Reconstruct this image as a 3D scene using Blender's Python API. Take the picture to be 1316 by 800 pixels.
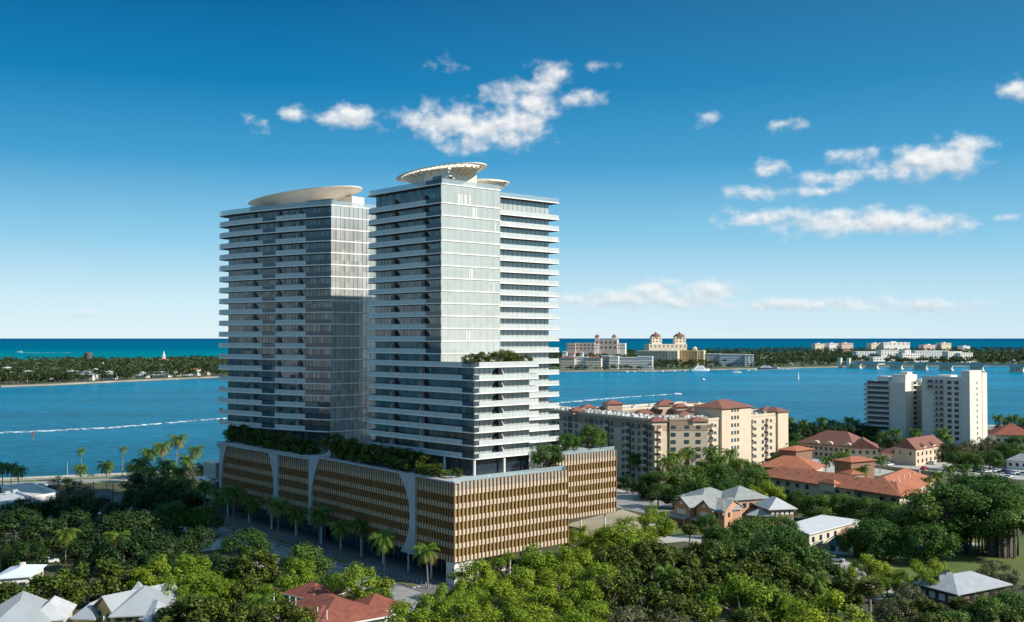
import bpy, math, random
import numpy as np
from mathutils import Vector, Matrix
R = math.radians
rnd = random.Random(7)
for o in list(bpy.data.objects): bpy.data.objects.remove(o)
scene = bpy.context.scene
COL = scene.collection

# ------------------------------------------------------------------ camera
H = 62.0; F = 1400.0; TILT = math.atan(34 / F)
cam_d = bpy.data.cameras.new('camera'); cam = bpy.data.objects.new('camera', cam_d); COL.objects.link(cam)
cam.location = (0, 0, H); cam.rotation_euler = (R(90) + TILT, 0, 0)
cam_d.sensor_width = 36; cam_d.lens = 36 * F / 1316; cam_d.clip_start = 1; cam_d.clip_end = 120000
scene.camera = cam

def ray(px, py):
    x = (px - 658) / F; y = (400 - py) / F
    return Vector((x, math.cos(TILT) - y * math.sin(TILT), math.sin(TILT) + y * math.cos(TILT)))
def G(px, py, z=0.0):
    d = ray(px, py); t = (z - H) / d.z
    return Vector((d.x * t, d.y * t, z))
def AT(px, py, Y):
    d = ray(px, py); t = Y / d.y
    return Vector((d.x * t, Y, H + d.z * t))

# ------------------------------------------------------------------ sun and sky
SUN_AZ, SUN_EL = R(70), R(33)          # to the right of straight-behind the camera
s_dir = Vector((math.sin(SUN_AZ) * math.cos(SUN_EL), -math.cos(SUN_AZ) * math.cos(SUN_EL), math.sin(SUN_EL)))
sd = bpy.data.lights.new('sun', 'SUN'); sd.energy = 5.0; sd.angle = R(0.5); sd.color = (1, .93, .82)
so = bpy.data.objects.new('sun', sd); COL.objects.link(so)
so.rotation_euler = s_dir.to_track_quat('Z', 'Y').to_euler(); so.location = (200, -100, 300)

world = bpy.data.worlds.new('World'); scene.world = world; world.use_nodes = True
def build_world():
    nt = world.node_tree; N = nt.nodes; Lk = nt.links; N.clear()
    out = N.new('ShaderNodeOutputWorld'); bg = N.new('ShaderNodeBackground'); Lk.new(bg.outputs[0], out.inputs[0])
    bg.inputs['Strength'].default_value = 0.1
    sky = N.new('ShaderNodeTexSky'); sky.sky_type = 'NISHITA'; sky.sun_disc = False
    sky.sun_elevation = SUN_EL; sky.sun_rotation = math.atan2(s_dir.x, s_dir.y)
    sky.air_density = 1.0; sky.dust_density = .3; sky.ozone_density = 2.0
    tc = N.new('ShaderNodeTexCoord'); nrm = N.new('ShaderNodeVectorMath'); nrm.operation = 'NORMALIZE'
    Lk.new(tc.outputs['Generated'], nrm.inputs[0])
    sep = N.new('ShaderNodeSeparateXYZ'); Lk.new(nrm.outputs[0], sep.inputs[0])
    def M(op, a=None, b=None, c=None, clamp=False):
        n = N.new('ShaderNodeMath'); n.operation = op; n.use_clamp = clamp
        for i, v in enumerate((a, b, c)):
            if v is None: continue
            if isinstance(v, (int, float)): n.inputs[i].default_value = v
            else: Lk.new(v, n.inputs[i])
        return n.outputs[0]
    el = M('ARCSINE', sep.outputs[2]); az = M('ARCTAN2', sep.outputs[0], sep.outputs[1])
    eld = M('MULTIPLY', el, 180 / math.pi); azd = M('MULTIPLY', az, 180 / math.pi)
    # clear-air colour against height above the horizon
    rp = N.new('ShaderNodeValToRGB'); Lk.new(M('DIVIDE', eld, 40.0, clamp=True), rp.inputs[0])
    cr = rp.color_ramp; stops = SKY_STOPS
    while len(cr.elements) < len(stops): cr.elements.new(.5)
    for e, (p, c) in zip(cr.elements, stops): e.position = p / 40.0; e.color = (*c, 1)
    warm = N.new('ShaderNodeMix'); warm.data_type = 'RGBA'; warm.blend_type = 'MIX'
    # paler towards the sun's side
    side = M('MULTIPLY', M('SMOOTH_MIN', M('MAXIMUM', M('DIVIDE', M('ADD', azd, 12), 80.0), 0.0), 1.0, .2), .34)
    Lk.new(side, warm.inputs[0]); Lk.new(rp.outputs[0], warm.inputs[6]); warm.inputs[7].default_value = (.16, .47, .70, 1)
    sc = N.new('ShaderNodeVectorMath'); sc.operation = 'SCALE'; Lk.new(warm.outputs[2], sc.inputs[0]); sc.inputs[3].default_value = 8.0
    mix = N.new('ShaderNodeMix'); mix.data_type = 'RGBA'; mix.inputs[0].default_value = .98
    Lk.new(sky.outputs[0], mix.inputs[6]); Lk.new(sc.outputs[0], mix.inputs[7])
    # clouds, placed by direction
    pos = N.new('ShaderNodeCombineXYZ'); Lk.new(azd, pos.inputs[0]); Lk.new(eld, pos.inputs[1])
    def noise(scale, detail, vec, sx=1, sy=1, off=(0, 0, 0), rough=.6):
        mp = N.new('ShaderNodeVectorMath'); mp.operation = 'MULTIPLY_ADD'; Lk.new(vec, mp.inputs[0])
        mp.inputs[1].default_value = (sx, sy, 1); mp.inputs[2].default_value = off
        n = N.new('ShaderNodeTexNoise'); n.inputs['Scale'].default_value = scale; n.inputs['Detail'].default_value = detail
        n.inputs['Roughness'].default_value = rough; Lk.new(mp.outputs[0], n.inputs['Vector']); return n.outputs['Fac']
    acc = None; sw_ = None; sy_ = None
    for (px, py, rx, ry, s) in CLOUDS:
        d = ray(px, py); a0 = math.degrees(math.atan2(d.x, d.y)); e0 = math.degrees(math.asin(d.z / d.length))
        k = math.degrees(1 / F); ra, re = rx * k * 1.12, ry * k * 1.18
        mp = N.new('ShaderNodeVectorMath'); mp.operation = 'MULTIPLY_ADD'; Lk.new(pos.outputs[0], mp.inputs[0])
        mp.inputs[1].default_value = (1 / ra, 1 / re, 0); mp.inputs[2].default_value = (-a0 / ra, -e0 / re, 0)
        ln = N.new('ShaderNodeVectorMath'); ln.operation = 'LENGTH'; Lk.new(mp.outputs[0], ln.inputs[0])
        v = M('MULTIPLY_ADD', ln.outputs['Value'], -s * 1.25, s * 1.25)
        v = M('MAXIMUM', v, -1.0); w_ = M('MAXIMUM', M('ADD', v, .25), 0.0)
        sp = N.new('ShaderNodeSeparateXYZ'); Lk.new(mp.outputs[0], sp.inputs[0]); wy = M('MULTIPLY', w_, sp.outputs[1])
        sw_ = w_ if sw_ is None else M('ADD', sw_, w_); sy_ = wy if sy_ is None else M('ADD', sy_, wy)
        acc = v if acc is None else M('SMOOTH_MAX', acc, v, .15)
    n1 = noise(.80, 8, pos.outputs[0], 1, 1.3, (3, 7, 0), .56)
    n1o = noise(.80, 6, pos.outputs[0], 1, 1.3, (3.20, 7.36, 0), .52)
    n2 = noise(.25, 4, pos.outputs[0], 1, 1.5, (13, 5, 0))
    f = M('ADD', acc, M('MULTIPLY', M('SUBTRACT', n1, .492), 3.5))
    f = M('ADD', f, M('MULTIPLY', M('SUBTRACT', n2, .5), .5))
    mr = N.new('ShaderNodeMapRange'); mr.interpolation_type = 'SMOOTHSTEP'; Lk.new(f, mr.inputs[0])
    mr.inputs[1].default_value = -.08; mr.inputs[2].default_value = 1.6
    yrel = M('DIVIDE', sy_, M('ADD', sw_, .02))
    shade = M('ADD', M('MULTIPLY_ADD', M('SUBTRACT', n1, n1o), 1.1, .80), M('MULTIPLY', yrel, .24))
    shade = M('MINIMUM', M('MAXIMUM', shade, .52), .97)
    ccol = N.new('ShaderNodeMix'); ccol.data_type = 'RGBA'
    Lk.new(M('MULTIPLY', M('SUBTRACT', shade, .52), 2.2, clamp=True), ccol.inputs[0])
    ccol.inputs[6].default_value = (4.1, 4.7, 5.4, 1); ccol.inputs[7].default_value = (7.6, 7.6, 7.5, 1)
    fin = N.new('ShaderNodeMix'); fin.data_type = 'RGBA'; Lk.new(M('MULTIPLY', mr.outputs[0], M('MINIMUM', M('MULTIPLY_ADD', eld, .06, .58), .95)), fin.inputs[0])
    Lk.new(mix.outputs[2], fin.inputs[6]); Lk.new(ccol.outputs[2], fin.inputs[7])
    Lk.new(fin.outputs[2], bg.inputs[0])
SKY_STOPS = [(0, (.76, .90, .95)), (2.0, (.60, .82, .92)), (5, (.28, .61, .83)), (9, (.055, .345, .635)), (13, (.003, .21, .47)), (18, (0, .115, .315)), (24, (.04, .18, .38)), (40, (.16, .32, .50))]
# (px, py, half width, half height, strength)
CLOUDS = [(575, 158, 62, 24, 1.5), (625, 165, 60, 25, 1.5), (665, 160, 42, 30, 1.5), (688, 130, 34, 26, 1.4), (708, 100, 28, 20, 1.4), (645, 122, 38, 13, 1.0), (736, 126, 36, 12, .6),
          (620, 182, 70, 14, 1.0), (540, 150, 30, 12, 1.0), (450, 152, 42, 17, 1.3), (430, 147, 18, 10, 1.0), (372, 146, 26, 9, .75), (340, 157, 16, 8, .45), (572, 94, 16, 12, .42), (772, 86, 20, 8, .42),
          (1205, 205, 58, 25, 1.5), (1240, 188, 36, 14, 1.2), (1165, 215, 46, 17, 1.2), (1100, 205, 34, 12, 1.1), (1080, 228, 56, 11, 1.1), (992, 216, 28, 11, 1.1), (980, 248, 45, 10, 1.1), (1055, 246, 30, 7, .9),
          (1090, 286, 118, 17, 1.5), (1190, 288, 62, 13, 1.2), (985, 280, 62, 12, 1.2), (940, 272, 26, 8, .9), (1288, 281, 20, 6, .8), (1010, 160, 20, 8, .7), (1308, 114, 20, 14, 1.2), (908, 152, 14, 8, .5),
          (800, 385, 85, 13, 1.5), (838, 375, 40, 17, 1.5), (915, 377, 42, 17, 1.5), (885, 387, 70, 10, 1.4), (1000, 392, 90, 8, 1.2), (1090, 392, 100, 9, 1.2), (1190, 394, 70, 8, 1.1), (735, 386, 46, 10, 1.0), (85, 403, 60, 4, .5)]
build_world()
vs = scene.view_settings; vs.view_transform = 'Standard'; vs.look = 'None'; vs.exposure = 0.34; vs.gamma = 1; vs.use_curve_mapping = False
scene.render.engine = 'CYCLES'
scene.cycles.max_bounces = 8; scene.cycles.transparent_max_bounces = 16; scene.cycles.diffuse_bounces = 3; scene.cycles.glossy_bounces = 3
scene.cycles.caustics_reflective = False; scene.cycles.caustics_refractive = False

# ------------------------------------------------------------------ materials
MATS = {}
def mat(name, col, rough=.6, var=0.0, vscale=.3, spec=.4, metal=0.0, bump=0.0, bscale=2.0, island=0.0, objvar=0.0, stretch=(1, 1, 1), translucent=0.0, col2=None):
    """Principled material; var = broad noise mottling, island/objvar = variation per leaf / per thing."""
    if name in MATS: return MATS[name]
    m = bpy.data.materials.new(name); m.use_nodes = True; nt = m.node_tree; N = nt.nodes; Lk = nt.links
    b = N['Principled BSDF']; b.inputs['Roughness'].default_value = rough; b.inputs['Metallic'].default_value = metal
    b.inputs['Specular IOR Level'].default_value = spec
    c = N.new('ShaderNodeRGB'); c.outputs[0].default_value = (*col, 1); cur = c.outputs[0]
    tc = N.new('ShaderNodeTexCoord'); mp = N.new('ShaderNodeMapping'); Lk.new(tc.outputs['Object'], mp.inputs[0]); mp.inputs['Scale'].default_value = stretch
    if var:
        n = N.new('ShaderNodeTexNoise'); n.inputs['Scale'].default_value = vscale; n.inputs['Detail'].default_value = 6; Lk.new(mp.outputs[0], n.inputs['Vector'])
        r = N.new('ShaderNodeMapRange'); Lk.new(n.outputs['Fac'], r.inputs[0]); r.inputs[1].default_value = .3; r.inputs[2].default_value = .7
        if col2:
            x = N.new('ShaderNodeMix'); x.data_type = 'RGBA'; Lk.new(r.outputs[0], x.inputs[0]); Lk.new(cur, x.inputs[6]); x.inputs[7].default_value = (*col2, 1); cur = x.outputs[2]
        else:
            r.inputs[3].default_value = 1 - var; r.inputs[4].default_value = 1 + var
            v = N.new('ShaderNodeVectorMath'); v.operation = 'SCALE'; Lk.new(cur, v.inputs[0]); Lk.new(r.outputs[0], v.inputs[3]); cur = v.outputs[0]
    if island:
        g = N.new('ShaderNodeNewGeometry'); r = N.new('ShaderNodeMapRange'); Lk.new(g.outputs['Random Per Island'], r.inputs[0])
        r.inputs[3].default_value = 1 - island; r.inputs[4].default_value = 1 + island
        v = N.new('ShaderNodeVectorMath'); v.operation = 'SCALE'; Lk.new(cur, v.inputs[0]); Lk.new(r.outputs[0], v.inputs[3]); cur = v.outputs[0]
    if objvar:
        oi = N.new('ShaderNodeObjectInfo'); hs = N.new('ShaderNodeHueSaturation')
        r = N.new('ShaderNodeMapRange'); Lk.new(oi.outputs['Random'], r.inputs[0]); r.inputs[3].default_value = 1 - objvar; r.inputs[4].default_value = 1 + objvar
        Lk.new(r.outputs[0], hs.inputs['Value'])
        r2 = N.new('ShaderNodeMapRange'); Lk.new(oi.outputs['Random'], r2.inputs[0]); r2.inputs[3].default_value = .5 + objvar * .10; r2.inputs[4].default_value = .5 - objvar * .10
        Lk.new(r2.outputs[0], hs.inputs['Hue']); Lk.new(cur, hs.inputs['Color']); cur = hs.outputs[0]
    Lk.new(cur, b.inputs['Base Color'])
    if bump:
        n = N.new('ShaderNodeTexNoise'); n.inputs['Scale'].default_value = bscale; n.inputs['Detail'].default_value = 5; Lk.new(mp.outputs[0], n.inputs['Vector'])
        bp = N.new('ShaderNodeBump'); bp.inputs['Strength'].default_value = 1; bp.inputs['Distance'].default_value = bump; Lk.new(n.outputs['Fac'], bp.inputs['Height']); Lk.new(bp.outputs[0], b.inputs['Normal'])
    if translucent:
        t = N.new('ShaderNodeBsdfTranslucent'); Lk.new(cur, t.inputs[0]); ms = N.new('ShaderNodeMixShader'); ms.inputs[0].default_value = translucent
        Lk.new(b.outputs[0], ms.inputs[1]); Lk.new(t.outputs[0], ms.inputs[2]); Lk.new(ms.outputs[0], N['Material Output'].inputs[0])
    MATS[name] = m; return m
def glass(name, tint, clear, rough=.05, spec=.5, streak=0.0):
    """see-through pane: a share of clear view plus a tinted glossy pane"""
    m = mat(name, tint, rough, spec=spec, var=streak, vscale=1.2, stretch=(3, 3, .15)) if streak else mat(name, tint, rough, spec=spec)
    nt = m.node_tree; N = nt.nodes; t = N.new('ShaderNodeBsdfTransparent'); t.inputs[0].default_value = (.86, .92, .93, 1)
    ms = N.new('ShaderNodeMixShader'); ms.inputs[0].default_value = clear
    nt.links.new(N['Principled BSDF'].outputs[0], ms.inputs[1]); nt.links.new(t.outputs[0], ms.inputs[2]); nt.links.new(ms.outputs[0], N['Material Output'].inputs[0])
    return m
WHITE = mat('white_paint', (.74, .73, .70), .5, var=.06, vscale=.4)
CREAM = mat('cream_stucco', (.60, .55, .46), .7, var=.07, vscale=.25)
CONC = mat('pale_concrete', (.46, .45, .43), .8, var=.12, vscale=.5)
STEEL = mat('grey_steel', (.35, .36, .37), .4, metal=.6)
DARKGLASS = mat('window_glass', (.02, .035, .05), .06, spec=.7)
TEALGLASS = mat('teal_window_glass', (.045, .09, .11), .08, spec=.7)
BARK = mat('bark', (.12, .10, .08), .9, var=.3, vscale=2, bump=.03)
PALMBARK = mat('palm_bark', (.24, .21, .18), .9, var=.25, vscale=3)
ROOF_TERRA = mat('terracotta_tiles', (.385, .135, .07), .75, var=.28, vscale=1.1, bump=.12, bscale=3, stretch=(1, 1, 1))
ROOF_BROWN = mat('brown_tiles', (.225, .095, .07), .8, var=.25, vscale=1.0, bump=.1, bscale=3)
ROOF_RED = mat('red_shingles', (.225, .07, .045), .8, var=.25, vscale=.8, bump=.03, bscale=5)
ROOF_GREY = mat('grey_shingles', (.27, .285, .28), .7, var=.18, vscale=.9, bump=.04, bscale=4)
ROOF_WHITE = mat('white_roofing', (.47, .48, .49), .6, var=.12, vscale=.5)

# ------------------------------------------------------------------ mesh helpers
class MB:
    def __init__(s): s.v = []; s.f = []
    def add(s, vs_, fs):
        b = len(s.v); s.v += [tuple(p) for p in vs_]; s.f += [tuple(i + b for i in q) for q in fs]; return s
    def box(s, x0, x1, y0, y1, z0, z1, M=None):
        p = [Vector((x, y, z)) for z in (z0, z1) for x, y in ((x0, y0), (x1, y0), (x1, y1), (x0, y1))]
        if M: p = [M @ q for q in p]
        return s.add(p, [(3, 2, 1, 0), (4, 5, 6, 7), (0, 1, 5, 4), (1, 2, 6, 5), (2, 3, 7, 6), (3, 0, 4, 7)])
    def prism(s, poly, z0, z1):
        n = len(poly); a = sum(poly[i][0] * poly[(i + 1) % n][1] - poly[(i + 1) % n][0] * poly[i][1] for i in range(n))
        if a < 0: poly = poly[::-1]
        s.add([(x, y, z0) for x, y in poly] + [(x, y, z1) for x, y in poly],
              [tuple(range(n))[::-1], tuple(range(n, 2 * n))] + [(i, (i + 1) % n, n + (i + 1) % n, n + i) for i in range(n)]); return s
    def bar(s, a, b, w, h=None, up=(0, 0, 1)):
        """rectangular bar from a to b"""
        a = Vector(a); b = Vector(b); d = (b - a).normalized(); u = Vector(up)
        if abs(d.dot(u)) > .98: u = Vector((1, 0, 0))
        sx = d.cross(u).normalized(); uz = sx.cross(d); h = h or w
        c = [(-1, -1), (1, -1), (1, 1), (-1, 1)]
        p = [q + sx * (i * w / 2) + uz * (j * h / 2) for q in (a, b) for i, j in c]
        return s.add(p, [(0, 1, 2, 3), (7, 6, 5, 4), (0, 4, 5, 1), (1, 5, 6, 2), (2, 6, 7, 3), (3, 7, 4, 0)])
    def tube(s, pts, rads, n=7, cap=True):
        pts = [Vector(p) for p in pts]; b = len(s.v)
        for i, p in enumerate(pts):
            d = (pts[min(i + 1, len(pts) - 1)] - pts[max(i - 1, 0)]).normalized()
            u = Vector((0, 0, 1)) if abs(d.z) < .9 else Vector((1, 0, 0)); x = d.cross(u).normalized(); y = d.cross(x)
            for k in range(n):
                t = 2 * math.pi * k / n; s.v.append(tuple(p + (x * math.cos(t) + y * math.sin(t)) * rads[i]))
        for i in range(len(pts) - 1):
            for k in range(n): s.f.append((b + i * n + k, b + (i + 1) * n + k, b + (i + 1) * n + (k + 1) % n, b + i * n + (k + 1) % n))
        if cap: s.f.append(tuple(b + k for k in range(n))); s.f.append(tuple(b + (len(pts) - 1) * n + k for k in range(n))[::-1])
        return s
    def lathe(s, prof, n=16, c=(0, 0), sx=1, sy=1):
        b = len(s.v)
        for r, z in prof:
            for k in range(n): t = 2 * math.pi * k / n; s.v.append((c[0] + r * sx * math.cos(t), c[1] + r * sy * math.sin(t), z))
        for i in range(len(prof) - 1):
            for k in range(n): s.f.append((b + i * n + k, b + i * n + (k + 1) % n, b + (i + 1) * n + (k + 1) % n, b + (i + 1) * n + k))
        s.f.append(tuple(b + k for k in range(n))[::-1]); s.f.append(tuple(b + (len(prof) - 1) * n + k for k in range(n))); return s
    def mesh(s, name, m):
        me = bpy.data.meshes.new(name); me.from_pydata(s.v, [], s.f); me.materials.append(m); me.update(); return me
    def build(s, name, m, parent=None):
        return link(name, s.mesh(name, m), parent)
def link(name, me, parent=None, loc=None, rz=None, sc=None):
    o = bpy.data.objects.new(name, me); COL.objects.link(o)
    if parent: o.parent = parent
    if loc is not None: o.location = loc
    if rz is not None: o.rotation_euler.z = rz
    if sc is not None: o.scale = sc
    return o
def thing(name, label, cat, loc=(0, 0, 0), rz=0.0, group=None):
    o = bpy.data.objects.new(name, None); COL.objects.link(o); o.empty_display_size = .5
    o.location = loc; o.rotation_euler.z = rz; return tag(o, label, cat, group)
def tag(o, label, cat, group=None):
    o['label'] = label; o['category'] = cat
    if group: o['group'] = group
    return o
def kind(o, k='structure'): o['kind'] = k; return o
def poly_sheet(name, pts, z, m):
    me = bpy.data.meshes.new(name); me.from_pydata([(p[0], p[1], z) for p in pts], [], [tuple(range(len(pts)))]); me.materials.append(m); me.update()
    if me.polygons[0].normal.z < 0: me.flip_normals()
    return kind(link(name, me))
def kids(o): return [c for c in ALLKIDS.get(o.name, [])]
def copy_thing(src, loc, rz=0.0, sc=None, label=None, group=None):
    r = src.copy(); COL.objects.link(r); r.location = loc; r.rotation_euler.z = rz
    if sc is not None: r.scale = sc if hasattr(sc, '__len__') else (sc, sc, sc)
    if label: r['label'] = label
    if group: r['group'] = group
    for c in src.children:
        k = c.copy(); COL.objects.link(k); k.parent = r
        for g in c.children:
            q = g.copy(); COL.objects.link(q); q.parent = k
    return r
BOXM = {}
def unit_box(m):
    if m.name not in BOXM: BOXM[m.name] = MB().box(-.5, .5, -.5, .5, -.5, .5).mesh('window', m)
    return BOXM[m.name]
# ------------------------------------------------------------------ ground, water, islands
def water_mat(name, stops, rip=.19, spec=.01):
    m = bpy.data.materials.new(name); m.use_nodes = True; nt = m.node_tree; N = nt.nodes; Lk = nt.links; b = N['Principled BSDF']
    b.inputs['Roughness'].default_value = .22; b.inputs['Specular IOR Level'].default_value = spec; b.inputs['IOR'].default_value = 1.2
    tc = N.new('ShaderNodeTexCoord'); sep = N.new('ShaderNodeSeparateXYZ'); Lk.new(tc.outputs['Object'], sep.inputs[0])
    mr = N.new('ShaderNodeMapRange'); Lk.new(sep.outputs[1], mr.inputs[0]); mr.inputs[1].default_value = stops[0][0]; mr.inputs[2].default_value = stops[-1][0]
    rp = N.new('ShaderNodeValToRGB'); Lk.new(mr.outputs[0], rp.inputs[0]); cr = rp.color_ramp
    while len(cr.elements) < len(stops): cr.elements.new(.5)
    for e, (p, c) in zip(cr.elements, stops): e.position = (p - stops[0][0]) / (stops[-1][0] - stops[0][0]); e.color = (*c, 1)
    def noise(sx, sy, det, rough=.6):
        mp = N.new('ShaderNodeMapping'); mp.inputs['Scale'].default_value = (sx, sy, 1); mp.inputs['Rotation'].default_value = (0, 0, .15); Lk.new(tc.outputs['Object'], mp.inputs[0])
        n = N.new('ShaderNodeTexNoise'); n.inputs['Scale'].default_value = 1; n.inputs['Detail'].default_value = det; n.inputs['Roughness'].default_value = rough; Lk.new(mp.outputs[0], n.inputs['Vector']); return n.outputs['Fac']
    n1 = noise(.0022, .009, 5); n2 = noise(.09, .26, 8, .8)
    ad = N.new('ShaderNodeMath'); ad.operation = 'MULTIPLY_ADD'; Lk.new(n2, ad.inputs[0]); ad.inputs[1].default_value = 2.4; ad.inputs[2].default_value = -.7
    mu = N.new('ShaderNodeMath'); mu.operation = 'MULTIPLY_ADD'; Lk.new(n1, mu.inputs[0]); mu.inputs[1].default_value = .8; Lk.new(ad.outputs[0], mu.inputs[2])
    r2 = N.new('ShaderNodeMapRange'); Lk.new(mu.outputs[0], r2.inputs[0]); r2.inputs[1].default_value = .5; r2.inputs[2].default_value = 1.4; r2.inputs[3].default_value = 1 - rip * 3; r2.inputs[4].default_value = 1 + rip * 4
    v = N.new('ShaderNodeVectorMath'); v.operation = 'SCALE'; Lk.new(rp.outputs[0], v.inputs[0]); Lk.new(r2.outputs[0], v.inputs[3]); Lk.new(v.outputs[0], b.inputs['Base Color'])
    bp = N.new('ShaderNodeBump'); bp.inputs['Distance'].default_value = .9; bp.inputs['Strength'].default_value = .8; Lk.new(noise(.09, .2, 6), bp.inputs['Height']); Lk.new(bp.outputs[0], b.inputs['Normal'])
    return m
LAGOON = water_mat('lagoon_water', [(400, (.0004, .108, .182)), (1100, (.0004, .142, .242)), (2200, (.001, .205, .345))])
OCEAN = water_mat('ocean_water', [(2000, (.001, .225, .25)), (3600, (.001, .19, .235)), (6500, (.001, .12, .205)), (30000, (.003, .085, .19)), (60000, (.005, .10, .225))], .05, 0.0)
ZW = -1.3
poly_sheet('lagoon', [(-9000, 150), (9000, 150), (9000, 2600), (-9000, 2600)], ZW, LAGOON)
poly_sheet('ocean', [(-90000, 2600), (90000, 2600), (90000, 70000), (-90000, 70000)], ZW, OCEAN)
SOIL = mat('shady_soil', (.05, .06, .025), .95, var=.3, vscale=.15, col2=(.10, .085, .05))
LAWN = mat('lawn', (.075, .12, .025), .95, var=.25, vscale=.12, col2=(.13, .15, .04), bump=.08, bscale=3)
SANDY = mat('sand_and_scrub', (.34, .29, .20), .95, var=.3, vscale=.05)
ISLE = mat('island_ground', (.06, .085, .03), .95, var=.3, vscale=.02, col2=(.10, .11, .05))
ASPH = mat('asphalt', (.085, .087, .09), .9, var=.2, vscale=.3)
PALEROAD = mat('sunbleached_asphalt', (.27, .265, .255), .9, var=.14, vscale=.3)
PAVE = mat('pale_paving', (.42, .40, .37), .85, var=.12, vscale=.5)
BRICKPAVE = mat('grey_brick_paving', (.15, .145, .15), .85, var=.25, vscale=1.4)
LOT = mat('parking_concrete', (.40, .38, .35), .9, var=.12, vscale=.25)
PAINT = mat('road_paint', (.75, .75, .72), .7)
# mainland with a real shore edge
shore = [G(-500, 625, 0), G(0, 617, 0), G(165, 610, 0), G(260, 605, 0), G(480, 590, 0), G(700, 574, 0), G(1010, 554, 0), G(1316, 547, 0), G(1900, 540, 0)]
land = [(-900, -300)] + [(p.x, p.y) for p in shore] + [(1500, -300)]
kind(MB().prism(land, -4, 0).build('ground', SOIL))
sw = MB()
for a, b in zip(shore[:-1], shore[1:]):
    sw.bar((a.x, a.y, -.3), (b.x, b.y, -.3), 1.0, 2.2)
kind(sw.build('seawall', CONC))
def gp(*pp): return [G(*p) for p in pp]
def shore_strip(name, d0, d1, z, m):
    """strip parallel to the shore, d0..d1 metres inland"""
    ps = shore[:-1]; inn, out = [], []
    for i, p in enumerate(ps):
        t = (ps[min(i + 1, len(ps) - 1)] - ps[max(i - 1, 0)]).normalized(); n = Vector((t.y, -t.x, 0))
        out.append(p + n * d0); inn.append(p + n * d1)
    return poly_sheet(name, out + inn[::-1], z, m)
shore_strip('grass_verge', .6, 10, .02, LAWN)
shore_strip('sidewalk', 3.2, 5.4, .045, PAVE)
shore_strip('waterfront_road', 11, 24, .03, PALEROAD)
shore_strip('far_kerb_grass', 24, 29, .02, LAWN)
# podium frontage (C0 corner, A then B along the left side)
C0 = Vector((-14.1, 271, 0)); U = Vector((-math.sin(R(42)), math.cos(R(42)), 0)); V = Vector((math.cos(R(42)), math.sin(R(42)), 0))
DA = Vector((-.609, .793, 0)).normalized(); A1 = C0 + DA * 78; DB = Vector((-.643, .766, 0)).normalized(); B1 = A1 + DB * 62
NA = Vector((-DA.y, DA.x, 0)); NB = Vector((-DB.y, DB.x, 0))
def front(s, out):
    """point s metres along the left frontage, out metres in front of it"""
    if s <= 78: return C0 + DA * s + NA * out
    return A1 + DB * (s - 78) + NB * out
def front_strip(name, s0, s1, o0, o1, z, m):
    ss = [s0] + ([78] if s0 < 78 < s1 else []) + [s1]
    return poly_sheet(name, [front(s, o0) for s in ss] + [front(s, o1) for s in ss[::-1]], z, m)
kind(MB().prism([(p.x, p.y) for p in (front(-6, -9), front(78, -9), front(146, -9), front(146, 9.5), front(78, 9.5), front(-6, 9.5))], 0, .12).build('plaza', BRICKPAVE))
front_strip('kerb', -12, 175, 9.5, 10.1, .10, PAVE)
front_strip('street', -70, 190, 10.1, 19.5, .03, PALEROAD)
for k in range(28):
    front_strip('lane_marking', -60 + 8 * k, -57 + 8 * k, 14.7, 14.95, .045, PAINT)
front_strip('edge_line', -68, 188, 10.6, 10.75, .045, PAINT)
for k in range(9):
    front_strip('crosswalk_bar', 20 + .95 * k, 20.5 + .95 * k, 10.9, 18.8, .046, PAINT)
front_strip('far_sidewalk', -70, 190, 19.5, 22, .06, PAVE)
front_strip('driveway', 84, 110, 22, 50, .035, PAVE)
front_strip('driveway_spur', 42, 60, 22, 34, .035, PAVE)
poly_sheet('cross_street', gp((95, 622), (165, 640), (150, 664), (80, 690), (0, 676), (0, 660), (70, 655), (125, 640)), .036, ASPH)
poly_sheet('side_road', gp((790, 628), (850, 640), (872, 655), (860, 666), (790, 652)), .03, PALEROAD)
poly_sheet('gravel_yard', gp((700, 690), (735, 672), (800, 655), (850, 672), (800, 690)), .025, SANDY)
poly_sheet('garden_path', gp((790, 694), (840, 690), (895, 688), (960, 700), (955, 706), (880, 696), (800, 704)), .03, PAVE)
poly_sheet('lawn', gp((1075, 735), (1110, 690), (1190, 690), (1330, 690), (1330, 752), (1180, 752)), .02, LAWN)
poly_sheet('sunny_lawn', gp((800, 664), (1000, 690), (960, 700), (790, 690)), .018, LAWN)
poly_sheet('garden_walk', gp((1160, 703), (1215, 698), (1260, 698), (1260, 702), (1215, 702), (1165, 708)), .035, PAVE)
poly_sheet('house_drive', gp((1060, 715), (1090, 722), (1110, 735), (1160, 760), (1140, 768), (1095, 745), (1060, 735)), .035, LOT)
poly_sheet('car_park', gp((1030, 598), (1050, 584), (1110, 582), (1160, 588), (1240, 592), (1400, 603), (1400, 622), (1250, 613), (1150, 603)), .03, LOT)
poly_sheet('courtyard', gp((1046, 606), (1130, 612), (1150, 606), (1122, 601), (1040, 597)), .022, PAVE)
poly_sheet('beach_lot', gp((780, 628), (870, 640), (880, 648), (780, 640)), .034, LOT)
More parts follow.
